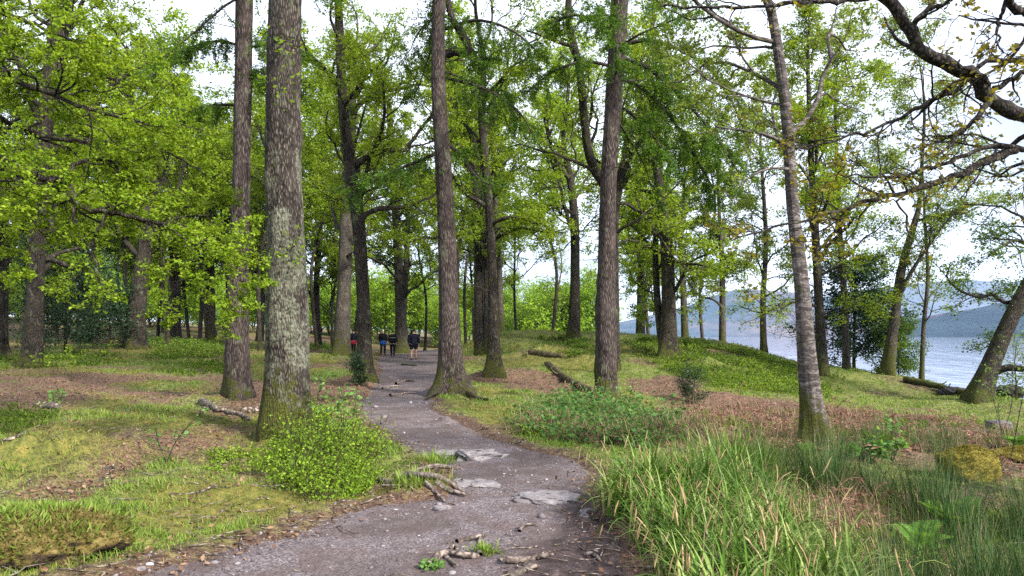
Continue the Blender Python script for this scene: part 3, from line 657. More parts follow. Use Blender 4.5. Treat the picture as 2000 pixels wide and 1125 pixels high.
tree('oak_tree', 'mossy oak directly behind the walkers with two stems close together', 'tree',
     [(786,694),(782,600),(775,450),(765,300),(760,200)], [32,20,17,14,10], 17, ('bark_pale','oakleaf_b'), d=50, seed=23, crown=dict(oak, hb=3.2, n1=18, dens=1.02),
     boughs=[([(786,640,50),(793,520,50),(797,400,50),(800,280,50)], (14,5), dict(n1=8))])
tree('oak_tree', 'thin dark oak first to the right of the larch beside the path', 'tree',
     [(937,696),(934,560),(932,400),(925,330),(900,290),(876,230)], [24,17,15,13,11,8], 15, ('bark_oak','oakleaf'), seed=24, crown=dict(oak, hb=4.5, n1=15, dens=0.90))
tree('oak_tree', 'thin dark oak standing between two others on the bare earth right of the path', 'tree',
     [(953,690),(951,560),(947,440),(942,300),(938,180)], [17,13,12,10,7], 15, ('bark_oak','oakleaf_b'), d=36, seed=25, crown=dict(oak, hb=4., n1=13, dens=0.84))
tree('oak_tree', 'slim oak with mossy flared foot, nearest of the clump right of the path', 'tree',
     [(965,732),(963,600),(958,450),(948,320),(940,220),(945,120),(930,30)], [30,20,18,16,13,10,7], 15, ('bark_oak','oakleaf'), seed=26, flare=.7, crown=dict(oak, hb=4.8, n1=16, dens=0.90),
     boughs=[([(962,468,25),(990,455,24.6),(1020,445,24.3),(1055,452,24),(1100,455,23.5)], (8,3), dict(n1=8, lr=.35)), ([(945,190,25),(975,160,24.),(1000,130,23.5),(1040,110,23)], (8,3), dict(n1=6))])
tree('oak_tree', 'thin pale trunk on top of the knoll beside the dark clump of three', 'tree',
     [(978,650),(976,560),(972,450),(965,350)], [15,12,10,8], 15, ('bark_pale','oakleaf_b'), d=42, seed=27, crown=dict(oak, hb=4., n1=13, dens=0.90))
tree('oak_tree', 'forked oak alone on top of the mossy knoll', 'tree',
     [(1121,668),(1123,560),(1122,430),(1112,340),(1100,280),(1108,200),(1112,140)], [26,19,17,14,9,7,5], 14, ('bark_oak','oakleaf_b'), seed=28, flare=.6, crown=dict(oak, hb=5., n1=13, dens=0.6),
     boughs=[([(1112,350,36),(1085,310,36),(1070,250,35.5),(1075,200,35)], (10,3), dict(n1=6, dens=.6)), ([(1122,420,36),(1090,400,35),(1050,410,34),(1030,440,33)], (6,2), dict(n1=6))])
tree('oak_tree', 'oak behind the larch in the brambles, one thick bough rising beside the larch trunk', 'tree',
     [(1204,722),(1203,600),(1202,450),(1210,350),(1225,280),(1250,200)], [15,13,13,12,9,6], 13, ('bark_oak','oakleaf'), seed=29, crown=dict(oak, hb=4.5, n1=12, dens=0.75),
     boughs=[([(1202,380,25),(1172,350,24.6),(1150,300,24.3),(1140,220,24),(1134,150,23.7),(1122,90,23.5),(1110,40,23.5),(1112,-20,23.5)], (20,12), dict(n1=10, lr=.38, dens=.5)),
             ([(1122,90,23.5),(1100,85,23),(1060,70,22.5),(1030,60,22)], (9,3), dict(n1=6, dens=.4)), ([(1204,400,25),(1225,320,24.5),(1255,270,24),(1300,200,23.5)], (13,5), dict(n1=6))])
tree('oak_tree', 'twin stemmed dark oak clad in young leaves on the side of the knoll', 'tree',
     [(1304,701),(1306,600),(1302,480),(1290,380),(1280,300),(1270,180)], [40,28,25,20,16,10], 14, ('bark_oak','oakleaf'), seed=30, crown=dict(oak, hb=2.2, n1=20, dens=1.26, spread=3.8),
     boughs=[([(1296,690,29),(1285,600,29.2),(1280,480,29.3),(1288,380,29.4)], (18,9), dict(n1=8)), ([(1310,455,28.7),(1345,470,28.2),(1372,480,28)], (8,3), dict(n1=5))])
tree('oak_tree', 'thin leafy oak on the knoll top behind the twin stemmed oak', 'tree',
     [(1250,650),(1252,560),(1250,450),(1240,350)], [19,15,12,8], 13, ('bark_pale','oakleaf_b'), d=43, seed=31, crown=dict(oak, hb=2.5, n1=16, spread=3.6, dens=1.40))
tree('oak_tree', 'slender oak clothed in leaves to its base, just right of the twin stemmed oak', 'tree',
     [(1338,672),(1335,580),(1330,480),(1335,400)], [15,12,10,7], 12, ('bark_pale','oakleaf_b'), d=40, seed=32, crown=dict(oak, hb=2., n1=16, spread=3.2, dens=1.40))
tree('oak_tree', 'lone slim trunk at the end of the knoll against the pale lake', 'tree',
     [(1411,668),(1411,590),(1410,500),(1405,420)], [15,12,10,7], 12, ('bark_pale','birch'), d=40, seed=33, crown=dict(oak, hb=2.4, n1=14, spread=2.8, dens=1.20))
tree('oak_tree', 'straight slim oak just behind the silver birch in front of the lake', 'tree',
     [(1607,712),(1600,600),(1592,450),(1585,330),(1580,200)], [23,17,15,12,9], 15, ('bark_oak','oakleaf'), d=29, seed=34, crown=dict(oak, hb=4.2, n1=20, spread=4.2, dens=1.50),
     boughs=[([(1603,620,29),(1640,615,28.5),(1690,600,28),(1740,590,27.6)], (6,2), dict(n1=12, dens=.35)), ([(1596,540,29),(1640,520,28.5),(1680,505,28),(1730,500,27.6)], (6,2), dict(n1=12, dens=.4)), ([(1600,600,29),(1550,590,28.5),(1490,610,28),(1450,600,27.6)], (6,2), dict(n1=12, dens=.3))])
tree('alder_tree', 'leaning lakeside alder with a curved mossy stem and a thinner second stem', 'tree',
     [(1733,732),(1745,640),(1760,530),(1785,440),(1795,400),(1800,330)], [27,19,16,12,9,7], 14, ('bark_pale','birch'), seed=35, flare=.4, crown=dict(bk=0.6, hb=6.4, spread=3.4, n1=16, n2=6, n3=5, dens=1.05, wig=.2),
     boughs=[([(1752,590,29),(1775,540,28.8),(1800,500,28.5),(1835,450,28),(1870,410,27.6)], (9,3), dict(n1=9, dens=.6)), ([(1790,430,29),(1830,425,28.5),(1890,415,28)], (6,2), dict(n1=6, dens=.5))])
tree('alder_tree', 'heavily leaning ivy clad trunk at the water edge by the fallen trunk', 'tree',
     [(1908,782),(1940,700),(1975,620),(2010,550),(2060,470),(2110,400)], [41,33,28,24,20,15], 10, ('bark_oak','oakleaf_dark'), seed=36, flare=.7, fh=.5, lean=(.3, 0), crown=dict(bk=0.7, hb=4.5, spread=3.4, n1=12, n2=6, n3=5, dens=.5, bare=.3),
     boughs=[([(1985,590,24),(1960,590,23.7),(1940,575,23.4),(1915,580,23.2),(1880,570,23.),(1850,545,22.8),(1855,520,22.7)], (9,3), dict(n1=12, dens=.35, lr=.35)),
             ([(1925,730,24),(1960,660,24.3),(1985,600,24.4),(2010,560,24.4)], (18,9), dict(n1=4)), ([(1935,730,24),(1970,718,23.7),(2010,722,23.5),(2060,715,23.2)], (16,9), dict(n1=3, dens=.5)),
             ([(2040,500,24),(1990,470,23.5),(1960,480,23),(1930,500,22.6)], (9,3), dict(n1=8, dens=.5))])

tree('alder_tree', 'slim alder at the end of the knoll with its foliage hanging over the lake', 'tree',
     [(1492,690),(1490,590),(1496,470),(1488,330)], [13,11,9,6], 13, ('bark_pale','birch'), d=35, seed=37, crown=dict(bk=0.6, hb=2.6, spread=3.2, n1=18, n2=6, n3=5, dens=.8, wig=.2))
tree('birch_tree', 'slender birch by the water behind the silver birch and the straight slim oak', 'tree',
     [(1652,716),(1650,600),(1640,450),(1634,300)], [14,12,10,7], 15, ('bark_larch','birch'), d=31, seed=38, crown=dict(bk=0.55, hb=4., spread=3., n1=20, n2=6, n3=5, dens=.8, wig=.2))
tree('alder_tree', 'small thin alder at the shore to the right of the leaning alder', 'tree',
     [(1800,742),(1804,640),(1812,540),(1806,430)], [9,8,7,5], 9, ('bark_pale','birch'), d=29, seed=39, crown=dict(bk=0.6, hb=2., spread=2., n1=14, n2=6, n3=5, dens=.45, wig=.2))
# ---- trees deeper in the wood on the near-lake side
tree('oak_tree', 'old leaning oak trunk reaching the upper corner above the leaves', 'tree',
     [(62,690),(70,560),(75,400),(88,240),(110,90),(130,-20)], [38,29,28,29,32,30], 18, ('bark_oak','oakleaf_b'), d=27, seed=41, crown=dict(oak, hb=3.2, n1=22, dens=1.1, spread=5.4))
tree('oak_tree', 'thick short looking ivy topped trunk beside the dark holly', 'tree',
     [(262,682),(272,560),(285,450),(270,330),(255,200),(250,100)], [40,30,26,22,18,14], 16, ('bark_oak','oakleaf'), seed=42, flare=.5, crown=dict(oak, hb=3., n1=20, dens=1.1, spread=5.))
tree('oak_tree', 'grey oak trunk between the holly and the tall larch with low drooping boughs', 'tree',
     [(341,662),(341,560),(345,450),(350,330)], [24,22,20,15], 17, ('bark_larch','oakleaf_b'), seed=43, d=50, crown=dict(oak, hb=3.2, n1=20, dens=1., spread=5.))
tree('oak_tree', 'far slim trunk close to the left side of the tall larch', 'tree',
     [(412,662),(411,560),(410,450),(405,330)], [19,16,14,10], 16, ('bark_pale','oakleaf'), seed=44, d=52, crown=dict(oak, hb=2.6, n1=18, spread=4.6))
tree('oak_tree', 'oak at the far edge of the picture with a wide mossy root flare', 'tree',
     [(-8,690),(0,560),(2,450),(-10,300)], [40,28,26,22], 15, ('bark_oak','oakleaf_b'), seed=45, d=30, flare=1.2, crown=dict(oak, hb=2.8, n1=20, spread=5.))
tree('oak_tree', 'straight dark trunk in the wood behind the holly', 'tree',
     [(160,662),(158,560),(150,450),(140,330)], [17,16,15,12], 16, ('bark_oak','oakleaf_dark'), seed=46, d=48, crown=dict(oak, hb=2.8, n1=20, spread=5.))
tree('oak_tree', 'slim trunk seen between the tall larch and the lichened trunk', 'tree',
     [(508,668),(510,560),(505,450),(500,300)], [15,13,12,9], 17, ('bark_pale','oakleaf_b'), seed=47, d=56, crown=dict(oak, hb=2.6, n1=18, spread=5.))
tree('oak_tree', 'slim trunk just to the right of the lichened trunk in the wood behind', 'tree',
     [(622,668),(618,560),(625,450),(630,300)], [14,12,11,9], 17, ('bark_oak','oakleaf'), seed=48, d=58, crown=dict(oak, hb=3.2, n1=18, spread=5.))

# ---- oaks just outside the frame whose boughs reach in
def framing_oak(name, label, base, trunk, limbs, leafm, d, seed, bark, dens, n=(9, 6, 5), crown=None, lr=.42):
    rng = np.random.default_rng(seed); b = np.array([base[0], base[1], H(base[0], base[1])])
    root = empty(name, b, label, 'tree')
    P = crom(np.array([b - [0, 0, .3], b] + [b + np.array(q[:3]) for q in trunk]), 60); R = np.interp(np.linspace(0, 1, 60), np.linspace(0, 1, len(trunk) + 1), [trunk[0][3] * 1.15] + [q[3] for q in trunk])
    mb, lm = MB(), MB(); stem_mesh(mb, P, R, 28, .08, .5, rng)
    if crown: crown_oak(mb, lm, P, R, rng, d=d, **crown)
    link('trunk', mb.mesh('trunk', M[bark], b), root)
    for pts, w0, w1, kw in limbs:
        bp = np.array([b + np.array(q[1:]) if q[0] == 'w' else at(*q) for q in pts]); L = np.linalg.norm(np.diff(bp, axis=0), axis=1).sum(); nn = max(16, int(L / .09))
        Bp = crom(bp, nn); Bp[1:-1] += rng.normal(size=(nn - 2, 3)) * .012; rad = np.linspace(w0, w1, nn)
        lb = MB(); stem_mesh(lb, Bp, rad * (1 + .10 * rng.normal(size=nn).clip(-1, 1)), 12, .07, 0, rng)
        s_, dr_, ln_, ra_ = spawn(Bp[None], rad[None], np.array([min(L, 3.2)]), kw.get('n1', n[0]), kw.get('t0', .3), 1., 50, kw.get('lr', lr), .55, rng, .7)
        B1 = walk(s_, dr_, ln_, 9, .24, kw.get('lift', .02), rng); R1 = np.clip(ra_, .004, .03)[:, None] * np.linspace(1, .3, 9)
        add_levels(lb, lm, B1, R1, ln_, rng, d, kw.get('n2', n[1]), kw.get('n3', n[2]), kw.get('dens', dens), .26, .6, .085, .8, kw.get('lsz', .048), 0., kw.get('bare', 0.))
        link('bough', lb.mesh('bough', M[bark], b), root)
    link('crown', lm.mesh('crown', M[leafm], b, False), root)
D = 7.2
rb = (6.9, 7.3)
framing_oak('oak_tree', 'oak whose crooked boughs with sparse bronze leaves reach in over the water', rb,
  [(.0, .05, 1.2, .22), (-.05, 0, 2.6, .19), (.05, .1, 4., .16), (.1, .2, 6.2, .12)],
  [([('w', 0., .05, 2.3), (2110,275,7.2), (2040,245,7.1), (1990,222,7.), (1935,195,6.95), (1895,150,6.9), (1865,131,6.85), (1800,100,6.8), (1775,60,6.8), (1745,12,6.75), (1715,-15,6.7), (1660,-60,6.7)], .095, .048, dict(n1=10, dens=0.091, bare=0.18)),
   ([('w', -.02, 0, 2.4), (2090,330,7.2), (2030,300,7.), (1990,290,6.9), (1950,283,6.85), (1900,297,6.8), (1850,316,6.75), (1800,336,6.7), (1760,344,6.65), (1715,346,6.6), (1660,342,6.55), (1620,345,6.5)], .05, .006, dict(n1=12, dens=0.240, bare=0.09, lr=.34)),
   ([(1985,293,6.9), (1950,305,6.85), (1890,334,6.8), (1850,350,6.75), (1800,366,6.7), (1745,382,6.6), (1690,396,6.5), (1640,410,6.4), (1590,425,6.3), (1540,440,6.2), (1490,452,6.1), (1430,470,6.)], .036, .005, dict(n1=16, dens=0.315, lr=.3)),
   ([(2080,140,7.3), (2000,117,7.2), (1925,122,7.2), (1895,148,7.2), (1870,175,7.2), (1825,192,7.2), (1795,206,7.2), (1725,246,7.2), (1665,262,7.1), (1590,286,7.), (1545,290,6.95)], .03, .008, dict(n1=12, dens=0.183, bare=0.12, lr=.34)),
   ([(1935,195,6.95), (1912,225,6.9), (1868,262,6.85), (1848,290,6.8), (1812,306,6.75)], .03, .010, dict(n1=5, dens=0.130, lr=.6)),
   ([(1930,192,6.95), (1960,165,6.9), (2000,140,6.85), (2060,100,6.8)], .028, .015, dict(n1=4, dens=0.130)),
   ([(1785,50,6.8), (1810,25,6.7), (1850,5,6.6), (1900,-30,6.5)], .02, .01, dict(n1=5, dens=0.208)),
   ([('w', .05, .1, 3.6), (2060,40,6.2), (2000,25,6.), (1965,-5,5.9), (1930,-50,5.8)], .05, .03, dict(n1=4, dens=0.208, lsz=.06)),
   ([(1965,0,6.), (1955,40,6.), (1945,65,6.), (1960,105,6.)], .018, .006, dict(n1=6, dens=0.156, lr=.9, lsz=.06)),
   ([('w', .05, .1, 4.2), (1900,-60,6.4), (1690,-2,6.3), (1600,2,6.2), (1520,8,6.1), (1440,16,6.05), (1370,8,6.), (1290,12,6.)], .05, .008, dict(n1=13, dens=0.091, t0=.25, lr=.3))],
  'bronze', 7, 51, 'bark_limb', .5, (8, 4, 4))
lb_ = (-8.9, 9.8)
framing_oak('oak_tree', 'oak whose mossy crooked bough with fresh green leaves reaches in from the side', lb_,
  [(.0, .0, 1.5, .26), (.1, 0, 3., .23), (.15, .1, 5.2, .2), (.3, .2, 8., .13)],
  [([('w', .05, 0, 2.6), (-120,262,9.6), (-30,288,9.4), (0,303,9.3), (30,324,9.2), (60,341,9.1), (100,351,9.), (132,353,8.95), (142,382,8.9), (166,407,8.85), (210,414,8.8), (250,422,8.75), (292,432,8.7), (340,450,8.6)], .092, .018, dict(n1=16, dens=0.845, t0=.25, lr=.5)),
   ([(130,353,8.95), (148,322,9.1), (175,314,9.2), (205,312,9.3), (235,340,9.4), (262,400,9.4)], .028, .012, dict(n1=9, dens=1.206, lr=.8)),
   ([('w', .05, 0, 2.8), (-100,330,9.2), (-20,352,9.), (30,354,8.9), (60,366,8.8), (88,385,8.7), (106,412,8.6)], .03, .008, dict(n1=9, dens=0.965, lr=.7)),
   ([(210,414,8.8), (190,450,8.7), (178,480,8.7), (188,530,8.6), (205,575,8.5), (212,600,8.5)], .020, .006, dict(n1=6, dens=0.483, lr=.5)),
   ([(292,432,8.7), (310,470,8.7), (325,540,8.7), (334,570,8.7), (330,600,8.7)], .014, .006, dict(n1=8, dens=0.724, lr=.6)),
   ([('w', .15, .1, 4.5), (-120,120,9.4), (0,150,9.2), (90,180,9.), (180,215,8.9), (280,240,8.8)], .07, .012, dict(n1=18, dens=0.965, lr=.55)),
   ([('w', .15, .1, 5.), (-100,-10,9.4), (20,30,9.3), (120,70,9.2), (210,90,9.1)], .06, .012, dict(n1=14, dens=0.724, lr=.55)),
   ([(292,432,8.7), (350,440,8.9), (400,470,9.2), (440,530,9.4), (470,590,9.5)], .014, .005, dict(n1=12, dens=0.906, lr=.55)),
   ([('w', .1, 0, 3.4), (-110,200,9.8), (0,230,10.2), (100,270,10.6), (230,280,11), (330,300,11.4), (400,340,11.6)], .06, .010, dict(n1=20, dens=1.146, lr=.6))],
  'oakleaf_b', 9, 52, 'bark_oak', 1.)

# ---- trees further off: a few kinds grown once, then copied
def proto(name, seed, height, bark, leaf, hb, spread, n1, lsz, dens=1., n2=5, n3=4, w=.34, lean=.0):
    rng = np.random.default_rng(seed); P = crom(np.array([[0, 0, -.4], [0, 0, 0], [rng.normal() * .2, rng.normal() * .2, height * .3], [rng.normal() * .5 + lean, rng.normal() * .4, height * .65], [rng.normal() * .7 + lean * 2, rng.normal() * .6, height]]), 40)
    R = np.r_[np.linspace(w, w * .6, 26), np.linspace(w * .58, .03, 14)] / 2; mb, lm = MB(), MB()
    stem_mesh(mb, P, R, 10, .06, .4, rng); crown_oak(mb, lm, P, R, rng, hb=hb, spread=spread, d=60, n1=n1, n2=n2, n3=n3, dens=dens, lsz=lsz, sig=.32, tw=2.)
    return name, mb.mesh('trunk', M[bark]), lm.mesh('crown', M[leaf], smooth=False)
PR = [proto('oak_tree', 61, 15.5, 'bark_oak', 'oakleaf', 5., 5., 20, .15, .62, w=.28), proto('oak_tree', 62, 14., 'bark_pale', 'oakleaf_b', 4., 4.8, 22, .15, .62, w=.24),
      proto('oak_tree', 63, 16.5, 'bark_oak', 'oakleaf_b', 6., 4.6, 20, .15, .62, w=.24), proto('oak_tree', 64, 12., 'bark_pale', 'oakleaf_b', 2.6, 4.2, 22, .15, .9, w=.24), proto('birch_tree', 65, 14., 'bark_larch', 'birch', 4., 3., 16, .11, .6, w=.22), proto('hazel_bush', 66, 3.4, 'bark_pale', 'bilberry', .1, 2.4, 22, .12, .7, w=.12)]
PL = ['oak seen deep in the wood beyond the walkers, dark trunk and loose green crown', 'leafy oak deep in the wood with a pale trunk and low foliage', 'tall bare stemmed oak deep in the wood with its crown held high',
      'small bushy oak deep in the wood, leafy almost to the ground', 'thin airy birch deep in the wood beyond the oaks', 'low green hazel bush filling the gap under the far oaks']
GR = 'trees deep in the wood'
def bgtree(k, x, y, sc, rz):
    name, tm, cm = PR[k]; z = float(H(x, y))
    r = empty(name, (x, y, z), PL[k], 'bush' if k == 5 else 'tree', 'bushes deep in the wood' if k == 5 else GR); r.rotation_euler = (0, 0, rz); r.scale = (sc, sc, sc)
    link('trunk', tm, r); link('crown', cm, r)
rb_ = np.random.default_rng(99)
spots = []
for px in range(-120, 1000, 88):
    for dd in ((55, 66) if px < 560 else (62,)): spots.append((px + rb_.uniform(-30, 30), dd * rb_.uniform(.92, 1.08), [0, 1, 2, 3, 3, 4, 1]))
for px in range(-200, 1010, 150): spots.append((px + rb_.uniform(-12, 12), rb_.uniform(112, 128), [3, 1, 4]))
for px in range(1000, 1300, 60): spots.append((px + rb_.uniform(-20, 20), rb_.uniform(47, 62), [2, 4, 2, 4, 0]))
for px in range(-220, 1150, 19):
    spots.append((px + rb_.uniform(-14, 14), rb_.uniform(76, 106), [5]))
for px in range(-60, 1190, 84): spots.append((px + rb_.uniform(-30, 30), rb_.uniform(40, 52), [2, 2, 0]))
spots += [(330, 41, [2]), (390, 47, [0]), (545, 45, [2]), (150, 43, [0]), (620, 49, [2]), (830, 64, [0]), (910, 56, [2]), (1010, 58, [0]), (1075, 52, [2]), (240, 46, [2])]
spots += [(1270, 46, [4]), (1375, 42, [4]), (1020, 85, [2]), (1080, 80, [4])]
for px, dd, ks in spots:
    x = (px - 1000) / FPX * dd
    if 740 < px < 860 and dd < 62: continue
    if px > 890 and ks != [5] and rb_.random() < .4: continue
    k_ = int(rb_.choice(ks)); bgtree(k_, x, dd, rb_.uniform(.88, 1.2) * (rb_.uniform(1.3, 2.2) if k_ == 5 else 1), rb_.uniform(0, 6.28))
# ------------------------------------------------------------------ ground cover
def stuff(name, mb, mat, label, smooth=False, split=1):
    o = link(name, mb.mesh(name, mat, smooth=smooth)); setp(o, label, None, None, 'stuff'); return o

def scatter(n, seed, a0=-44, a1=44, r0=2.6, r1=60.):
    """points over the visible floor, even per step of distance, with H, path distance and masks."""
    rng = np.random.default_rng(seed); a = np.radians(rng.uniform(a0, a1, n)); r = r0 * (r1 / r0) ** rng.random(n)
    x, y = np.sin(a) * r, np.cos(a) * r; z, sp, pa, mu = Hm(x, y); li, gr, mo = masks(x, y, sp)
    return rng, x, y, z, r, sp, mu, li, gr, mo

def in_poly(x, y, k, soft=.0, seed=0): return sdf(x, y, POLY[k]) + (fbm(x * 1.7, y * 1.7, 70 + seed) - .5) * 1.2 > soft

def build_grass():
    rng, x, y, z, r, sp, mu, li, gr, mo = scatter(620000, 101)
    tuft = fbm(x * 2.6, y * 2.6, 77, 3)
    p = (.05 + .95 * sstep(.30, .8, gr)) * sstep(.34, .56, tuft + .12 * gr) * sstep(.0, -.25, sp + .25 * (tuft - .5)); p *= (1 - .75 * sstep(.45, .9, mo)); p *= z > WATER_Z + .1
    k = rng.random(len(x)) < p; x, y, z, r, gr, tuft = x[k], y[k], z[k], r[k], gr[k], tuft[k]; n = len(x)
    ln = (.028 + .075 * sstep(.45, .72, tuft) * gr + .0016 * r) * rng.uniform(.55, 1.4, n)
    V, Q = blades(np.stack([x, y, z - .008], 1), rng.uniform(0, 6.28, n), ln, rng.uniform(.1, .9, n), rng.uniform(.2, 1.3, n), .0028 + .00075 * r, 2, rng)
    stuff('grass', MB().add(V, Q), M['grass'], 'short green grass growing over the woodland floor')
    rng, x, y, z, r, sp, mu, li, gr, mo = scatter(420000, 102)
    p = (.12 + .8 * sstep(.25, .7, mo)) * sstep(.02, -.2, sp) * (z > WATER_Z + .1) * (.3 + .7 * sstep(.35, .6, fbm(x * 3, y * 3, 79, 3)))
    k = rng.random(len(x)) < p; x, y, z, r = x[k], y[k], z[k], r[k]; n = len(x)
    V, Q = blades(np.stack([x, y, z - .008], 1), rng.uniform(0, 6.28, n), (.022 + .0014 * r) * rng.uniform(.5, 1.6, n), rng.uniform(.1, 1.2, n), rng.uniform(.2, 1., n), .003 + .0009 * r, 1, rng)
    stuff('moss_and_dry_grass', MB().add(V, Q), M['drygrass'], 'yellow and orange moss and dry grass between the green patches')
    rng, x, y, z, r, sp, mu, li, gr, mo = scatter(260000, 109, r0=4.2, r1=13.)
    p = (.25 + .75 * mo) * sstep(.0, -.25, sp) * (.15 + .85 * sstep(.42, .58, fbm(x * 6, y * 6, 83, 3))) * (x < 1.2)
    k = rng.random(len(x)) < p; x, y, z, r = x[k], y[k], z[k], r[k]; n = len(x)
    V, Q = blades(np.stack([x, y, z - .004], 1), rng.uniform(0, 6.28, n), rng.uniform(.012, .045, n), rng.uniform(.2, 1.4, n), rng.uniform(.2, 1., n), .0028 + .0006 * r, 1, rng)
    stuff('moss', MB().add(V, Q), M['drygrass'], 'short tufted moss on the bank beside the path')
build_grass()

def build_litter():
    rng, x, y, z, r, sp, mu, li, gr, mo = scatter(150000, 103)
    p = (.10 + .75 * sstep(.5, 1., li)) * (1 - .6 * gr) * sstep(.25, -.2, sp) * (z > WATER_Z + .1); k = rng.random(len(x)) < p
    x, y, z, r = x[k], y[k], z[k], r[k]; n = len(x)
    V, Q = leaves(np.stack([x, y, z + .004 + .012 * rng.random(n)], 1), .032 + .0016 * r, rng, up=2.5, droop=-.05, asp=.27)
    stuff('fallen_leaves', MB().add(V, Q), M['litter'], 'brown fallen leaves scattered over the woodland floor')
    rng, x, y, z, r, sp, mu, li, gr, mo = scatter(30000, 108, r0=4., r1=14.)
    k = rng.random(len(x)) < .28 * sstep(.45, -.1, sp) * (x < 2.2) * (.3 + .9 * sstep(.4, .6, fbm(x * 1.6, y * 1.6, 85))); x, y, z, r = x[k], y[k], z[k], r[k]; n = len(x)
    V2, Q2 = leaves(np.stack([x, y, z + .006 + .014 * rng.random(n)], 1), rng.uniform(.025, .06, n), rng, up=2.2, droop=-.05, asp=.27)
    stuff('oak_leaf_litter', MB().add(V2, Q2), M['litter'], 'dry brown oak leaves strewn near the path')
    # twigs
    rng, x, y, z, r, sp, mu, li, gr, mo = scatter(5200, 104, r0=3.2, r1=26)
    k = rng.random(len(x)) < (.25 + .75 * li) * np.where(sp > .1, .12 + .8 * mu, 1.) ; x, y, z, r = x[k], y[k], z[k], r[k]; n = len(x)
    a = rng.uniform(0, 6.28, n); B = walk(np.stack([x, y, z + .012], 1), np.stack([np.cos(a), np.sin(a), rng.normal(size=n) * .06], 1), rng.uniform(.08, .45, n), 5, .22, 0, rng); B[..., 2] = np.minimum(B[..., 2], z[:, None] + .05)
    Rr = (rng.uniform(.002, .007, n) + .00012 * r)[:, None] * np.linspace(1, .5, 5)
    stuff('twigs', MB().add(*tubes(B, Rr, 4)), M['deadwood'], 'dead twigs scattered over the woodland floor')
build_litter()

ICO_V = None
def ico():
    t = (1 + 5 ** .5) / 2; v = nrm(np.array([(-1, t, 0), (1, t, 0), (-1, -t, 0), (1, -t, 0), (0, -1, t), (0, 1, t), (0, -1, -t), (0, 1, -t), (t, 0, -1), (t, 0, 1), (-t, 0, -1), (-t, 0, 1)], float))
    f = np.array([(0, 11, 5), (0, 5, 1), (0, 1, 7), (0, 7, 10), (0, 10, 11), (1, 5, 9), (5, 11, 4), (11, 10, 2), (10, 7, 6), (7, 1, 8), (3, 9, 4), (3, 4, 2), (3, 2, 6), (3, 6, 8), (3, 8, 9), (4, 9, 5), (2, 4, 11), (6, 2, 10), (8, 6, 7), (9, 8, 1)])
    return v, f
def build_gravel():
    rng, x, y, z, r, sp, mu, li, gr, mo = scatter(15000, 105, r0=3.5, r1=40)
    clus = fbm(x * 1.1, y * 1.1, 81); edge = sstep(.9, .1, sp) * .5
    k = (sp > -.25) & (rng.random(len(x)) < (.10 + .9 * sstep(.45, .75, clus) * .7 + edge) * (1 - .8 * mu)); x, y, z, r = x[k], y[k], z[k], r[k]; n = len(x)
    v, f = ico(); s = (.005 + .012 * rng.random(n) ** 4 + .045 * rng.random(n) ** 40 + .0006 * r) * rng.uniform(.6, 1.2, n)
    q = v[None] * (1 + .25 * rng.normal(size=(n, 12, 1)).clip(-1, 1)) * (s[:, None] * rng.uniform(.6, 1.4, (n, 3)) * [1, 1, .6])[:, None] + np.stack([x, y, z + s * .1], 1)[:, None]
    T = (f[None] + (np.arange(n) * 12)[:, None, None]).reshape(-1, 3)
    s_ = NT('gravel stones'); c = s_.ramp(s_.rnd(), (0, (.09, .075, .08)), (.6, (.17, .145, .15)), (.95, (.22, .195, .20)), (1, (.36, .33, .34))); s_.fin(c, .85, .3)
    stuff('gravel', MB().add(q.reshape(-1, 3), None, T), s_.m, 'loose pale slate chips on the path')
build_gravel()

def poly_pts(k, n, seed, soft=0., margin=1.):
    rng = np.random.default_rng(seed); P = POLY[k]; lo, hi = P.min(0) - margin, P.max(0) + margin
    x, y = rng.uniform(lo[0], hi[0], n), rng.uniform(lo[1], hi[1], n); ok = in_poly(x, y, k, soft, seed) & (y > 2.2) & (sdf(x, y, PATH) < -.05); x, y = x[ok], y[ok]
    return rng, x, y, H(x, y)

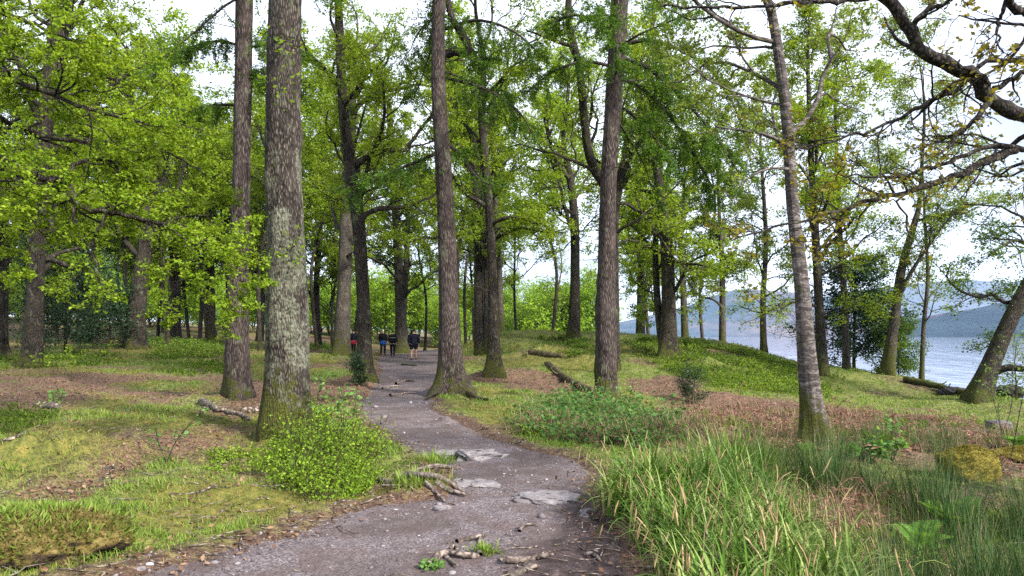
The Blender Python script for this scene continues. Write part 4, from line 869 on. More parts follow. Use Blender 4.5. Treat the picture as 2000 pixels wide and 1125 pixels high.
def build_sedge():
    rng, x, y, z = poly_pts('sedge', 620, 111, 0., .3); n = len(x); per = 30
    X = np.repeat(np.stack([x, y, z], 1), per, 0); X[:, :2] += rng.normal(size=(len(X), 2)) * .075
    N = len(X); big = np.repeat(rng.uniform(.75, 1.2, n), per)
    V, Q = blades(X, rng.uniform(0, 6.28, N), rng.uniform(.22, .64, N) * big, np.abs(rng.normal(size=N)) * .28, rng.uniform(.6, 2.7, N), rng.uniform(.011, .024, N), 7, rng)
    stuff('sedge', MB().add(V, Q), M['sedge'], 'lush arching green sedge beside the muddy edge of the path')
    X = np.repeat(np.stack([x, y, z], 1), 5, 0); X[:, :2] += rng.normal(size=(len(X), 2)) * .09; N = len(X)
    stuff('dead_sedge', MB().add(*blades(X, rng.uniform(0, 6.28, N), rng.uniform(.25, .65, N), np.abs(rng.normal(size=N)) * .5, rng.uniform(.8, 2.9, N), rng.uniform(.004, .010, N), 6, rng)), M['straw'], 'withered straw coloured blades among the green sedge')
    # flower spikes: stem and a plump drooping catkin each
    rng, x, y, z = poly_pts('sedge', 520, 112, -.1, .3); n = len(x); az = rng.uniform(0, 6.28, n); th = rng.uniform(.05, .35, n); L = rng.uniform(.42, .70, n); p = np.stack([x, y, z], 1); rows = [p]
    h = np.stack([np.cos(az), np.sin(az), 0 * az], 1); bend = rng.uniform(.6, 2.6, n)
    for k in range(9):
        t = th + bend * ((k + .5) / 9) ** 3; p = p + (L / 9)[:, None] * (h * np.sin(t)[:, None] + np.array([0, 0, 1]) * np.cos(t)[:, None]); rows.append(p)
    B = np.stack(rows, 1); mb = MB().add(*tubes(B, np.full((n, 10), .0022), 4))
    stuff('sedge_stem', mb, M['sedge'], 'thin flowering stems rising out of the sedge')
    d = nrm(B[:, -1] - B[:, -2]) * .35 + np.array([0, 0, 1.]) * np.where(rng.random((n, 1)) < .3, .8, -.7); C = walk(B[:, -1] - d * .01, d, rng.uniform(.09, .18, n), 8, .05, -.10, rng)
    Rr = np.array([.0018, .004, .005, .0054, .005, .0042, .003, .001])[None] * rng.uniform(.75, 1.2, (n, 1)); V, Q = tubes(C, Rr, 7); V += rng.normal(size=V.shape) * .0012
    stuff('sedge_flowers', MB().add(V, Q), M['spike'], 'tan drooping flower spikes above the sedge')
build_sedge()

def rush_clump_arrays(c, rng, n, h, spread=.10, lean=.35):
    X = np.repeat(np.asarray(c, float)[None], n, 0); o = rng.normal(size=(n, 2)) * spread; X[:, :2] += o
    az = np.arctan2(o[:, 1], o[:, 0]) + rng.normal(size=n) * .7
    return blades(X, az, h * rng.uniform(.55, 1.15, n), np.abs(rng.normal(size=n)) * lean, rng.uniform(0, .7, n), rng.uniform(.0035, .0055, n) + c[1] * .00012, 4, rng, .6)
def build_rushes():
    g, s = MB(), MB()
    rng, x, y, z = poly_pts('rush', 330, 121, -.1, .5)
    hp = sdf(x, y + .25, POLY['heap'])
    for i in range(len(x)):
        if hp[i] > -.25: continue
        if rng.random() < .52 or fbm(np.array([x[i] * .8]), np.array([y[i] * .8]), 88)[0] < .40: continue
        g.add(*rush_clump_arrays((x[i], y[i], z[i] - .02), rng, int(rng.uniform(130, 240)), rng.uniform(.45, .80), .10, .42))
        s.add(*rush_clump_arrays((x[i], y[i], z[i] - .02), rng, int(rng.uniform(26, 70)), rng.uniform(.28, .55), .16, .8))
    rng, x, y, z = poly_pts('rushband', 90, 122, -.1, .5)
    for i in range(len(x)): g.add(*rush_clump_arrays((x[i], y[i], z[i] - .02), rng, 46, rng.uniform(.35, .6)))
    stuff('rushes', g, M['rush'], 'dark green upright rushes in the boggy ground'); stuff('dead_rushes', s, M['straw'], 'pale dead stems among the rushes')
    # low green undergrowth of the bog
    rng, x, y, z = poly_pts('rush', 26000, 123, -.3, .6); n = len(x)
    V, Q = blades(np.stack([x, y, z], 1), rng.uniform(0, 6.28, n), rng.uniform(.04, .15, n), rng.uniform(0, .7, n), rng.uniform(.2, 1.4, n), .004 + .0005 * y, 3, rng)
    stuff('bog_grass', MB().add(V, Q), M['grass'], 'soft bog grass between the rush clumps')
build_rushes()

def build_bracken():
    mb, mg = MB(), MB()
    for k, n, h in (('bracken', 1500, .40), ('heap', 520, .30), ('heap2', 110, .25)):
        rng, x, y, z = poly_pts(k, n, 131 + len(k), 0., .5); m = len(x); keep = fbm(x * .9, y * .9, 91) > (.47 if k == 'bracken' else 0); x, y, z = x[keep], y[keep], z[keep]; m = len(x)
        az = rng.uniform(0, 6.28, m); B = walk(np.stack([x, y, z], 1), np.stack([np.cos(az), np.sin(az), rng.uniform(.5, 1.6, m)], 1), rng.uniform(.4, .8, m) * h / .4, 8, .14, -.22, rng); B[..., 2] = np.maximum(B[..., 2], z[:, None] + .02)
        mb.add(*tubes(B, np.full((m, 8), .0032), 3))
        q = 26; t = rng.random((m, q)) * 5.9 + 1; i = t.astype(int).clip(0, 6); f = (t - i)[..., None]; b = np.arange(m)[:, None]; p = B[b, i] * (1 - f) + B[b, i + 1] * f
        dr = rng.normal(size=p.shape) * [1, 1, .45]
        mb.add(*leaves(p.reshape(-1, 3), np.full(m * q, .085 if k == 'bracken' else .06), rng, asp=.11, dirs=dr.reshape(-1, 3), droop=.3))
        az = rng.uniform(0, 6.28, m); mg.add(*blades(np.repeat(np.stack([x, y, z], 1), 9, 0) + rng.normal(size=(9 * m, 3)) * [.2, .2, 0], rng.uniform(0, 6.28, 9 * m), rng.uniform(.15, .5, 9 * m), np.abs(rng.normal(size=9 * m)) * .5, rng.uniform(.3, 1.8, 9 * m), .004 + .0003 * np.repeat(y, 9), 4, rng))
    stuff('dead_bracken', mb, M['bracken'], 'collapsed reddish brown bracken fronds'); stuff('dead_grass', mg, M['straw'], 'pale straw coloured dead grass among the bracken')
build_bracken()

def bushlet(c, rng, n_st, h, sz, nl, mb, lm, rad=.18, asp=.3):
    az = rng.uniform(0, 6.28, n_st); st = np.asarray(c)[None] + np.stack([np.cos(az), np.sin(az), 0 * az], 1) * rad * rng.random((n_st, 1)) ** .5
    B = walk(st, np.stack([np.cos(az) * .5, np.sin(az) * .5, 0 * az + 1], 1), h * rng.uniform(.6, 1.2, n_st), 5, .22, .02, rng)
    mb.add(*tubes(B, np.full((n_st, 5), .0022 + .00012 * c[1]), 3))
    t = 1 + rng.random((n_st, nl)) * 2.99; i = t.astype(int); f = (t - i)[..., None]; b = np.arange(n_st)[:, None]
    p = B[b, i] * (1 - f) + B[b, i + 1] * f + rng.normal(size=(n_st, nl, 3)) * h * .09
    lm.add(*leaves(p.reshape(-1, 3), np.full(n_st * nl, sz), rng, asp=asp, droop=-.25))

def build_bilberry():
    mb, lm = MB(), MB()
    for k, n, h in (('bilberry', 2500, .30), ('bilberry2', 500, .22), ('bilberry3', 900, .34), ('bilberry4', 260, .22), ('bilberry5', 420, .3), ('bilberry6', 260, .3), ('bracken', 620, .2), ('bilberry7', 420, .24), ('bilberry8', 220, .2)):
        rng, x, y, z = poly_pts(k, n, 141 + ord(k[-1]), .0, .5); keep = fbm(x * .9, y * .9, 93) + .25 * (fbm(x * 3, y * 3, 94) - .5) > (.50 if k in ('bilberry', 'bilberry2') else .56 if k == 'bracken' else .36)
        for i in np.nonzero(keep)[0]: bushlet((x[i], y[i], z[i] - .02), rng, 7, h * rng.uniform(.6, 1.3), .022 + .0017 * y[i], 9, mb, lm, .30)
    stuff('bilberry_stems', mb, M['bark_pale'], 'thin stems of the low bilberry cover'); stuff('bilberry_cover', lm, M['cover'], 'low bright green bilberry cover on the knoll and under the trees')
build_bilberry()

def plant(name, label, cat, loc, builder, smat, lmat, seed, group=None, parts=('stems', 'leaves')):
    rng = np.random.default_rng(seed); mb, lm = MB(), MB(); loc = np.asarray(loc, float); builder(loc, rng, mb, lm)
    r = empty(name, loc, label, cat, group)
    if mb.n: link(parts[0], mb.mesh(parts[0], M[smat], loc), r)
    if lm.n: link(parts[1], lm.mesh(parts[1], M[lmat], loc, False), r)
    return r

# the bilberry bush at the foot of the lichened trunk
def bb(loc, rng, mb, lm):
    n = 0; poly = wpoly([(520,862),(560,845),(610,838),(680,870),(738,905),(728,938),(690,962),(620,978),(560,950),(515,905)])
    lo, hi = poly.min(0), poly.max(0)
    for _ in range(470):
        x, y = rng.uniform(lo, hi); s = sdf(np.array([x]), np.array([y]), poly)[0] + (fbm(np.array([x * 2.]), np.array([y * 2.]), 95)[0] - .5) * .9
        if s < 0: continue
        bushlet((x, y, float(H(x, y)) - .02), rng, 9, (.18 + .42 * min(1, s / .5)) * max(.15, -.35 + 2.7 * fbm(np.array([x * 2.6]), np.array([y * 2.6]), 96)[0]) * rng.uniform(.7, 1.25), .036, 11, mb, lm, .10)
plant('bilberry_bush', 'bright yellow green bilberry bush spreading from the foot of the lichened trunk to the path', 'bush', gp(620, 915), bb, 'bark_pale', 'bilberry', 151)
for i, (px, py, lab) in enumerate([(440, 905, 'small loose bilberry tuft on moss left of the big bilberry bush'), (478, 925, 'larger loose bilberry tuft touching the big bush, left of it'), (1040, 850, 'low bilberry tuft on the right edge of the path by the bright grass')]):
    plant('bilberry_bush', lab, 'bush', gp(px, py), lambda l, g, a, b: [bushlet(l + g.normal(size=3) * [.16, .12, 0], g, 8, .2, .03, 10, a, b, .12) for _ in range(9)], 'bark_pale', 'bilberry', 152 + i)

# bramble patch at the foot of the right larch
def bramble(loc, rng, mb, lm):
    poly = wpoly([(1030,838),(1060,800),(1130,790),(1230,795),(1310,830),(1325,860),(1250,885),(1150,872),(1070,862)]); lo, hi = poly.min(0), poly.max(0)
    for _ in range(300):
        x, y = rng.uniform(lo, hi); s = sdf(np.array([x]), np.array([y]), poly)[0]
        if s < -.05 * rng.random(): continue
        z = float(H(x, y)); az = rng.uniform(0, 6.28); m = 3
        B = walk(np.repeat([[x, y, z]], m, 0), rng.normal(size=(m, 3)) * [.8, .8, .2] + [0, 0, 1.1], rng.uniform(.3, .68, m), 8, .14, -.15, rng); B[..., 2] = np.maximum(B[..., 2], z + .03)
        mb.add(*tubes(B, np.full((m, 8), .004), 3)); q = 15; i = rng.integers(2, 8, (m, q)); p = B[np.arange(m)[:, None], i] + rng.normal(size=(m, q, 3)) * [.08, .08, .05]
        lm.add(*leaves(p.reshape(-1, 3), np.full(m * q, .075), rng, up=1.1, asp=.36))
plant('bramble_patch', 'low tangle of bramble around the foot of the larch right of the path', 'brambles', gp(1180, 830), bramble, 'bracken', 'bramble', 161)

def tuft(loc, rng, mb, lm, n=260, h=.62, sp_=.2):
    X = np.repeat(loc[None], n, 0); o = rng.normal(size=(n, 2)) * sp_; X[:, :2] += o
    lm.add(*blades(X, np.arctan2(o[:, 1], o[:, 0]) + rng.normal(size=n) * .5, h * rng.uniform(.6, 1.2, n), np.abs(rng.normal(size=n)) * .3, rng.uniform(.3, 1.5, n), rng.uniform(.009, .015, n), 6, rng))
plant('sedge_tuft', 'dense dark green sedge tuft standing apart behind the flowering sedge', 'sedge', gp(1430, 930), lambda l, g, a, b: tuft(l, g, a, b, 420, .62, .26), 'rush', 'sedge', 171, None, ('stems', 'blades'))
plant('sedge_tuft', 'low tan and green sedge tuft between the path and the bramble patch', 'sedge', gp(1120, 862), lambda l, g, a, b: tuft(l, g, a, b, 160, .36, .2), 'rush', 'straw', 172, None, ('stems', 'blades'))
for i, (px, py, lab) in enumerate([(1062, 842, 'tan grass tuft at the path end of the bramble patch'), (1205, 868, 'tan grass tuft in front of the brambles below the larch'), (1275, 862, 'tan grass tuft at the lake end of the bramble patch'), (1330, 850, 'tan grass tuft between the brambles and the dead bracken')]):
    plant('grass_tuft', lab, 'grass', gp(px, py), lambda l, g, a, b: tuft(l, g, a, b, 190, .42, .24), 'rush', 'straw', 281 + i, None, ('stems', 'blades'))
for i, (px, py, lab) in enumerate([(900, 905, 'clump of grass on the eroded bank above the path roots'), (820, 945, 'grass clump overhanging bare roots at the path bend'), (660, 950, 'coarse grass clump just below the big bilberry bush')]):
    plant('grass_clump', lab, 'grass', gp(min(px, 850), py), lambda l, g, a, b: tuft(l, g, a, b, 240, .15, .16), 'rush', 'grass', 173 + i, None, ('stems', 'blades'))

# saplings and shrubs
def sapling(loc, rng, mb, lm, stems, sz, per=9, up=.5):
    """stems: list of pixel polylines at the plant's depth."""
    d = loc[1]
    for pts in stems:
        P = np.array([loc if k == 0 else at(x, y, d + rng.normal() * .06) for k, (x, y) in enumerate(pts)]); C = crom(P, 10)[None]; mb.add(*tubes(C, np.linspace(.0075, .003, 10)[None], 5))
        L = np.array([np.linalg.norm(np.diff(P, axis=0), axis=1).sum()]); s, dr, ln, ra = spawn(C, np.full((1, 10), .005), L, 11, .3, 1., 55, .34, .6, rng)
        B = walk(s, dr, ln, 5, .16, .06, rng); mb.add(*tubes(B, np.full(B.shape[:2], .0025), 3))
        i = rng.integers(1, 5, (len(B), per)); p = B[np.arange(len(B))[:, None], i] + rng.normal(size=(len(B), per, 3)) * .035
        lm.add(*leaves(p.reshape(-1, 3), np.full(len(B) * per, sz), rng, up=up, asp=.33))
def sap(label, base, stems, sz, seed, lm='sapling', per=9, name='sapling', sm='bark_limb'):
    plant(name, label, 'sapling', gp(*base), lambda l, g, a, b: sapling(l, g, a, b, stems, sz, per), sm, lm, seed)
sap('pale green rowan sapling sprouting from the bilberry at the foot of the lichened trunk', (620, 868), [[(620,868),(618,820),(622,770),(640,745)],[(624,868),(640,820),(660,790),(680,770)],[(655,870),(675,830),(690,800),(702,775)]], .07, 181)
sap('small seedling with a few pale leaves by the rotten log on the bank', (105, 795), [[(105,795),(104,775),(112,762)],[(107,795),(118,775),(125,765)]], .075, 182, per=3)
sap('spindly leaning seedling on the bank beside the leafy trail', (325, 905), [[(325,905),(345,860),(380,820),(410,800)],[(310,905),(308,860),(305,835)]], .06, 183, per=2)
sap('yellow leaved seedling below the dark holly', (140, 745), [[(140,745),(138,710),(130,680)],[(142,745),(170,700),(225,680)],[(140,745),(110,700),(60,700)]], .09, 184, 'oakleaf_b', 5)
sap('twiggy sapling with red stems between the leaning trunk and the mossy boulder', (1958, 850), [[(1958,850),(1945,800),(1938,770),(1930,720)],[(1962,850),(1950,790),(1972,740)],[(1975,850),(1976,790),(1978,720),(1982,650)]], .055, 185, per=6)
sap('bare grey sapling stem beside the second moss mound', (1972, 905), [[(1972,905),(1985,840),(1998,770),(2012,700),(2020,640)]], .05, 186, per=5)
sap('tall thin sapling with small leaves behind the boulder in the rushes', (1742, 905), [[(1742,905),(1740,860),(1744,830),(1736,815)],[(1745,905),(1755,875),(1765,860)]], .075, 187, per=6)
sap('bushy little sapling left of the mossy boulder', (1690, 905), [[(1690,905),(1680,885),(1660,870)],[(1692,905),(1700,880),(1705,865)],[(1690,905),(1720,885),(1730,870)]], .07, 188, 'bramble', 9)

def shrub(loc, rng, mb, lm, h, w, n1, sz, per, low=.1, lift=.12, cone=False, trunk=True, sig=.07):
    P = crom(np.array([loc - [0, 0, .2], loc + [0, 0, h * .3], loc + [rng.normal() * .1, 0, h * .65], loc + [0, 0, h]]), 20); R = np.linspace(.035, .01, 20) * h / 2
    if trunk: mb.add(*tubes(P[None], R[None], 7))
    s, dr, ln, ra = spawn(P[None], R[None], np.array([w]), n1, low, .98, 75, 1., .4, rng, .35); 
    if not cone: ln = np.minimum(ln * 1.4, w * rng.uniform(.6, 1., len(ln)))
    B1 = walk(s, dr, ln, 8, .16, lift, rng); mb.add(*tubes(B1, np.minimum(ra, .02)[:, None] * np.linspace(1, .3, 8), 4))
    s, dr, l2, ra = spawn(B1, np.full(B1.shape[:2], .006), ln, 9, .15, 1., 50, .42, .6, rng, .6); B2 = walk(s, dr, l2, 5, .2, .03, rng); mb.add(*tubes(B2, np.full(B2.shape[:2], .004), 3))
    i = rng.integers(1, 5, (len(B2), per)); p = B2[np.arange(len(B2))[:, None], i] + rng.normal(size=(len(B2), per, 3)) * sig
    lm.add(*leaves(p.reshape(-1, 3), np.full(len(B2) * per, sz), rng, asp=.3))
plant('holly_tree', 'dark glossy holly with a leaning stem below the mossy bough', 'holly', gp(128, 692), lambda l, g, a, b: shrub(l, g, a, b, 4.8, 2.8, 56, .11, 26, .16, .0, sig=.16), 'bark_oak', 'holly', 191)
plant('holly_tree', 'second dark holly between the leaning holly and the ivy topped trunk', 'holly', gp(215, 682), lambda l, g, a, b: shrub(l, g, a, b, 3.4, 2.0, 40, .11, 24, .12, .02, sig=.16), 'bark_oak', 'holly', 192)
plant('holly_bush', 'tiny dark holly hugging the foot of the mossy oak beside the path', 'holly', gp(700, 752), lambda l, g, a, b: shrub(l, g, a, b, .8, .5, 18, .055, 12, .1), 'bark_oak', 'holly', 193)
plant('holly_bush', 'small grey green holly bush alone on the slope below the knoll', 'holly', gp(1352, 790), lambda l, g, a, b: shrub(l, g, a, b, .72, .55, 26, .042, 10, .08), 'bark_oak', 'holly', 194)
plant('yew_tree', 'dark spreading evergreen at the water edge behind the silver birch', 'yew', at(1668, 715, 33.5), lambda l, g, a, b: shrub(l, g, a, b, 4.9, 2.7, 64, .13, 34, .06, .0, cone=True, sig=.13), 'bark_oak', 'holly', 195)
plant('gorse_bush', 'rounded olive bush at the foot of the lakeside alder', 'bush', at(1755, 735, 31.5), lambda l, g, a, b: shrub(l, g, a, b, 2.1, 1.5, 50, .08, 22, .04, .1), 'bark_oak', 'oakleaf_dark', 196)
plant('willow_shrub', 'sparse pale green willow by the water between knoll and silver birch', 'shrub', at(1560, 705, 34), lambda l, g, a, b: shrub(l, g, a, b, 2.8, 2.0, 22, .075, 8, .2, .06), 'bark_pale', 'birch', 197)
plant('bushy_sapling', 'leafy green bush behind the leaning trunk at the edge of the lake', 'bush', at(1985, 790, 25.5), lambda l, g, a, b: shrub(l, g, a, b, 2.2, 1.5, 18, .07, 8, .05, .08), 'bark_pale', 'birch', 198)

def fern(loc, rng, mb, lm, n=9, L=.55):
    az = np.arange(n) * 6.28 / n + rng.normal(size=n) * .3; B = walk(np.repeat(loc[None], n, 0), np.stack([np.cos(az) * .55, np.sin(az) * .55, 0 * az + 1.5], 1), L * rng.uniform(.7, 1.1, n), 14, .03, -.13, rng)
    mb.add(*tubes(B, np.full((n, 14), .0025), 3)); T = nrm(np.gradient(B, axis=1)); sd_ = nrm(np.cross(T, [0, 0, 1.]))
    for s in (-1, 1):
        for f in (0, .5):
            i = np.arange(3, 13); p = (B[:, i] * (1 - f) + B[:, i + 1] * f).reshape(-1, 3); dr = (sd_[:, i] * s + T[:, i] * .5).reshape(-1, 3); sz = np.tile(.13 * np.sin(np.linspace(.5, 3., 10)) + .015, n) * L / .55
            a = nrm(dr); m = nrm(np.cross(a, T[:, i].reshape(-1, 3))); z = sz[:, None]; w = np.cross(a, m) * z * .09
            V = np.stack([p, p + a * z * .4 + w, p + a * z, p + a * z * .4 - w], 1); lm.add(V.reshape(-1, 3), np.arange(4 * len(p)).reshape(-1, 4))
for i, (px, py, l_, lab) in enumerate([(1858, 1050, .5, 'bright young fern in the rushes below the mossy boulder'), (1795, 1085, .36, 'small fern nearest the bottom of the picture among the rushes'), (1720, 890, .4, 'fern behind the rushes in front of the dead bracken'), (1990, 880, .5, 'fern beside the bare grey sapling stem at the picture edge'), (1580, 900, .35, 'little fern just right of the foot of the silver birch')]):
    plant('fern', lab, 'fern', gp(px, py), lambda l, g, a, b: fern(l, g, a, b, 9, l_), 'fern', 'fern', 201 + i, None, ('stalks', 'fronds'))

# ------------------------------------------------------------------ rocks, logs, roots
def sphere_grid(nu=40, nv=24):
    u = np.arange(nu) * 2 * np.pi / nu; v = np.linspace(.02, np.pi - .02, nv); U, Vv = np.meshgrid(u, v); P = np.stack([np.cos(U) * np.sin(Vv), np.sin(U) * np.sin(Vv), np.cos(Vv)], -1)
    idx = np.arange(nu * nv).reshape(nv, nu); nx = np.roll(idx, -1, 1); return P.reshape(-1, 3), np.stack([idx[:-1], idx[1:], nx[1:], nx[:-1]], -1).reshape(-1, 4)
def rock(name, label, cat, loc, size, mat, seed, rough=.25, rz=0., sink=.3, square=1.):
    rng = np.random.default_rng(seed); P, Q = sphere_grid(56, 34)
    o = rng.random(3) * 40; r = 1 + rough * 2 * (fbm(P[:, 0] * 1.6 + o[0] + P[:, 2], P[:, 1] * 1.6 + o[1] - P[:, 2], 3) - .5) + rough * .8 * (fbm(P[:, 0] * 6 + o[2], P[:, 1] * 6 + P[:, 2] * 5, 4) - .5)
    V = np.sign(P) * np.abs(P) ** square * r[:, None] * np.array(size) / 2; c, s = math.cos(rz), math.sin(rz); V = V @ np.array([[c, s, 0], [-s, c, 0], [0, 0, 1]])
    V[:, 2] += size[2] * (.5 - sink)
    o_ = link(name, MB().add(V, Q).mesh(name, M[mat]), None, loc); return setp(o_, label, cat)
def fuzz(o, name, mat, n, ln, seed, zmin=.1, wd=.2):
    """a coat of short moss or grass blades on an object's upper side, as a part of it."""
    rng = np.random.default_rng(seed); me = o.data; V = np.empty(len(me.vertices) * 3, np.float32); N = np.empty_like(V)
    me.vertices.foreach_get('co', V); me.vertices.foreach_get('normal', N); V = V.reshape(-1, 3).astype(float); N = N.reshape(-1, 3).astype(float)
    E = np.array([e.vertices[:] for e in me.edges]); e = E[rng.integers(0, len(E), n * 3)]; t = rng.random((len(e), 1)); p = V[e[:, 0]] * (1 - t) + V[e[:, 1]] * t; m = N[e[:, 0]]
    k = m[:, 2] > zmin + .35 * (fbm(p[:, 0] * 9, p[:, 1] * 9 + p[:, 2] * 9, seed) - .5); p, m = p[k][:n], m[k][:n]; m[:, 2] += .5
    link(name, MB().add(*leaves(p - m * .004 + rng.normal(size=p.shape) * .006, np.full(len(p), ln), rng, dirs=m * 1.6, droop=0, asp=wd)).mesh(name, M[mat], smooth=False), o)
b_ = rock('mossy_boulder', 'rounded boulder wholly covered in yellow moss among the rushes', 'boulder', gp(1888, 938), (.68, .6, .56), 'mossrock', 211, .24, 0, .24, .85)
fuzz(b_, 'moss', 'mosscoat', 5000, .022, 3, -.1)
b_ = rock('mossy_boulder', 'low mossy mound at the picture edge behind the yellow boulder', 'boulder', gp(1995, 900), (.9, .7, .24), 'mossrock', 212, .3, .2, .25)
fuzz(b_, 'moss', 'mosscoat', 5000, .022, 4, -.1)
h_ = rock('moss_hummock', 'rusty moss hummock with dark peat showing on its broken side at the picture corner', 'hummock', gp(52, 1070), (1.05, .8, .40), 'peat', 209, .42, .1, .42, .95)
fuzz(h_, 'moss', 'rustmoss', 5200, .028, 1, .05); fuzz(h_, 'grass', 'grass', 1500, .075, 2, -.3, .07)
rock('rock_slab', 'flat pale slab in the path furthest toward the muddy edge', 'rock', gp(1072, 973), (.54, .34, .10), 'slab', 213, .5, -.15, .55, .62)
rock('rock_slab', 'small round pale stone just left of the slab by the mud', 'rock', gp(1016, 970), (.16, .13, .05), 'slab', 214, .25, 0, .45, .8)
rock('rock_slab', 'flat pale slab in the path beside the bare roots of the bank', 'rock', gp(930, 947), (.50, .42, .09), 'slab', 215, .55, .1, .58, .6)
rock('rock_slab', 'jagged slate outcrop poking from the middle of the path', 'rock', gp(935, 893), (.55, .36, .16), 'slab', 216, .7, .5, .55, .55)
rock('rock_slab', 'broken grey stone at the left edge of the path beside the slate outcrop', 'rock', gp(872, 893), (.34, .26, .14), 'slab', 217, .4, .2, .4, .6)
rock('rock', 'small bright stone on the path edge under the bank of roots', 'rock', gp(865, 993), (.16, .09, .045), 'slab', 218, .35, .1, .4, .7)
rock('rock', 'half buried brown stone at the muddy edge near the sedge', 'rock', gp(1150, 1001), (.15, .09, .06), 'slab', 219, .35, .2, .4, .8)
rock('rock', 'tiny pale stone at the left path edge near the bottom of the picture', 'rock', gp(276, 1112), (.06, .04, .03), 'slab', 220, .35, .2, .4, .8)
rock('rock', 'dark wet rock on the shore below the fallen trunk', 'rock', gp(1862, 770), (1.0, .7, .4), 'darkrock', 221, .3, 0, .3)
rock('rock', 'dark rock far out at the right shore behind the leaning trunk', 'rock', at(1975, 772, 27), (1.1, .8, .5), 'darkrock', 222, .3, 0, .2)
rock('stone_block', 'pale flat topped stone block by the red stemmed sapling', 'stone', gp(1950, 838), (.45, .4, .28), 'greystone', 223, .12, .1, .3, .45)

def log(name, label, cat, pts, r0, r1, mat, seed, stubs=2, sides=14, d=None, lift=.4):
    """pts: pixel points that lie on the ground (or (x, y, d))."""
    rng = np.random.default_rng(seed); P = []
    for p in pts:
        q = gp(*p) if len(p) == 2 else at(*p)
        if len(p) == 2: q = q + np.array([0, 0, r0 * lift])
        P.append(q)
    n = max(18, int(8 * len(P))); C = crom(np.array(P), n); C[1:-1] += rng.normal(size=(n - 2, 3)) * r0 * .10; R = np.linspace(r0, r1, n); R[0] *= .55; R[-1] *= .4; mb = MB(); stem_mesh(mb, C, R, sides, .12, 0, rng)
    mb.add(np.r_[C[:1], mb.V[0][:sides]], None, np.array([[0, 1 + (k + 1) % sides, 1 + k] for k in range(sides)])); mb.add(np.r_[C[-1:], mb.V[0][-sides:]], None, np.array([[0, 1 + k, 1 + (k + 1) % sides] for k in range(sides)]))
    if stubs:
        s, dr, ln, ra = spawn(C[None], R[None], np.array([r0 * 7]), stubs, .2, .9, 60, .8, .35, rng); B = walk(s, dr, ln, 5, .15, .1, rng); mb.add(*tubes(B, ra[:, None] * np.linspace(1, .5, 5), 5))
    loc = C[0].copy(); o = link(name, mb.mesh(name, M[mat], loc), None, loc); return setp(o, label, cat)
log('fallen_log', 'long mossy log lying up the slope behind the larch in the brambles', 'log', [(1066,712),(1080,722),(1098,738),(1130,757),(1160,772)], .13, .10, 'mosslog', 231)
log('fallen_log', 'short bleached log at the foot of the tall reddish larch', 'log', [(392,786),(420,800),(444,806)], .085, .05, 'deadwood', 232, 1)
log('fallen_log', 'broken branch piece running on from the bleached log towards the lichened trunk', 'log', [(440,806),(470,812),(490,822)], .045, .03, 'deadwood', 233, 1)
log('fallen_log', 'flat grey plank like log just left of the lichened trunk', 'log', [(470,805),(500,804),(520,802)], .07, .06, 'deadwood', 234, 0)
log('fallen_log', 'rotten split log in the leaf litter beside the small pale seedling', 'log', [(66,794),(90,797),(116,800)], .10, .07, 'deadwood', 235, 2)
log('fallen_log', 'dark fallen trunk lying along the lake shore', 'log', [(1764,747),(1805,756),(1848,766),(1886,775)], .13, .09, 'bark_oak', 236, 2, lift=1.1)
log('branch', 'thin grey branch on the leafy trail across the bank', 'branch', [(205,918),(215,916),(222,915)], .03, .02, 'deadwood', 237, 1)
log('branch', 'pale stick lying below the branch on the leafy trail', 'branch', [(196,938),(207,936),(219,934)], .022, .016, 'deadwood', 238, 0)
log('branch', 'forked dry branch on the moss left of the bilberry bush', 'branch', [(330,966),(370,966),(420,950),(440,938)], .014, .008, 'deadwood', 239, 6)
log('branch', 'bent dry stick standing up from grass beside the path edge', 'branch', [(425,1005),(430,1000),(450,985)], .012, .006, 'deadwood', 240, 5)
log('branch', 'pale forked stick at the edge of the bilberry patch by the picture edge', 'branch', [(0,864),(30,855),(56,842)], .02, .010, 'deadwood', 241, 4)
log('fallen_log', 'mossy half buried log on the knoll above the long mossy log', 'log', [(1035,690),(1070,697),(1100,700)], .16, .12, 'mosslog', 242, 0)
log('branch', 'dark stick lying across the path just below the walkers', 'branch', [(785,712),(800,714),(815,715)], .05, .03, 'bark_oak', 243, 0)

def roots(label, lines, seed, mat='root', sub=0):
    rng = np.random.default_rng(seed); mb = MB()
    for pts, r0, r1 in lines:
        P = np.array([gp(*p) for p in pts]); n = 9 * len(P); C = crom(P, n); t = np.linspace(0, 1, n); r0, r1 = r0 * 1.25, r1 * 1.35; C[:, 2] = H(C[:, 0], C[:, 1]) + r0 * (.75 + .45 * np.sin(t * 7 + rng.random() * 6)); C[1:-1, :2] += rng.normal(size=(n - 2, 2)) * r0 * .10; q_ = np.pad(C, ((4, 4), (0, 0)), 'edge'); C = np.stack([np.convolve(q_[:, a_], np.ones(9) / 9, 'valid') for a_ in range(3)], 1)
        R = np.linspace(r0, r1, n) * (1 + .10 * np.sin(t * 13 + rng.random() * 6)); R[-3:] *= [.8, .55, .2]; stem_mesh(mb, C, R, 12, .07, 0, rng)
    loc = mb.V[0].mean(0); o = link('exposed_root', mb.mesh('exposed_root', M[mat], loc), None, loc); return setp(o, label, 'root')
roots('branching bare root with small green plants in the middle of the path at the bottom', [([(832,1112),(850,1095),(866,1085),(900,1092),(940,1090)], .022, .016), ([(866,1085),(880,1098),(895,1112)], .015, .006), ([(875,1078),(890,1068),(893,1088)], .015, .008), ([(940,1090),(932,1075),(938,1062),(936,1052)], .014, .010)], 251)
roots('separate crooked root piece just above the branching root', [([(890,1062),(905,1056),(925,1056),(948,1048)], .017, .012)], 252)
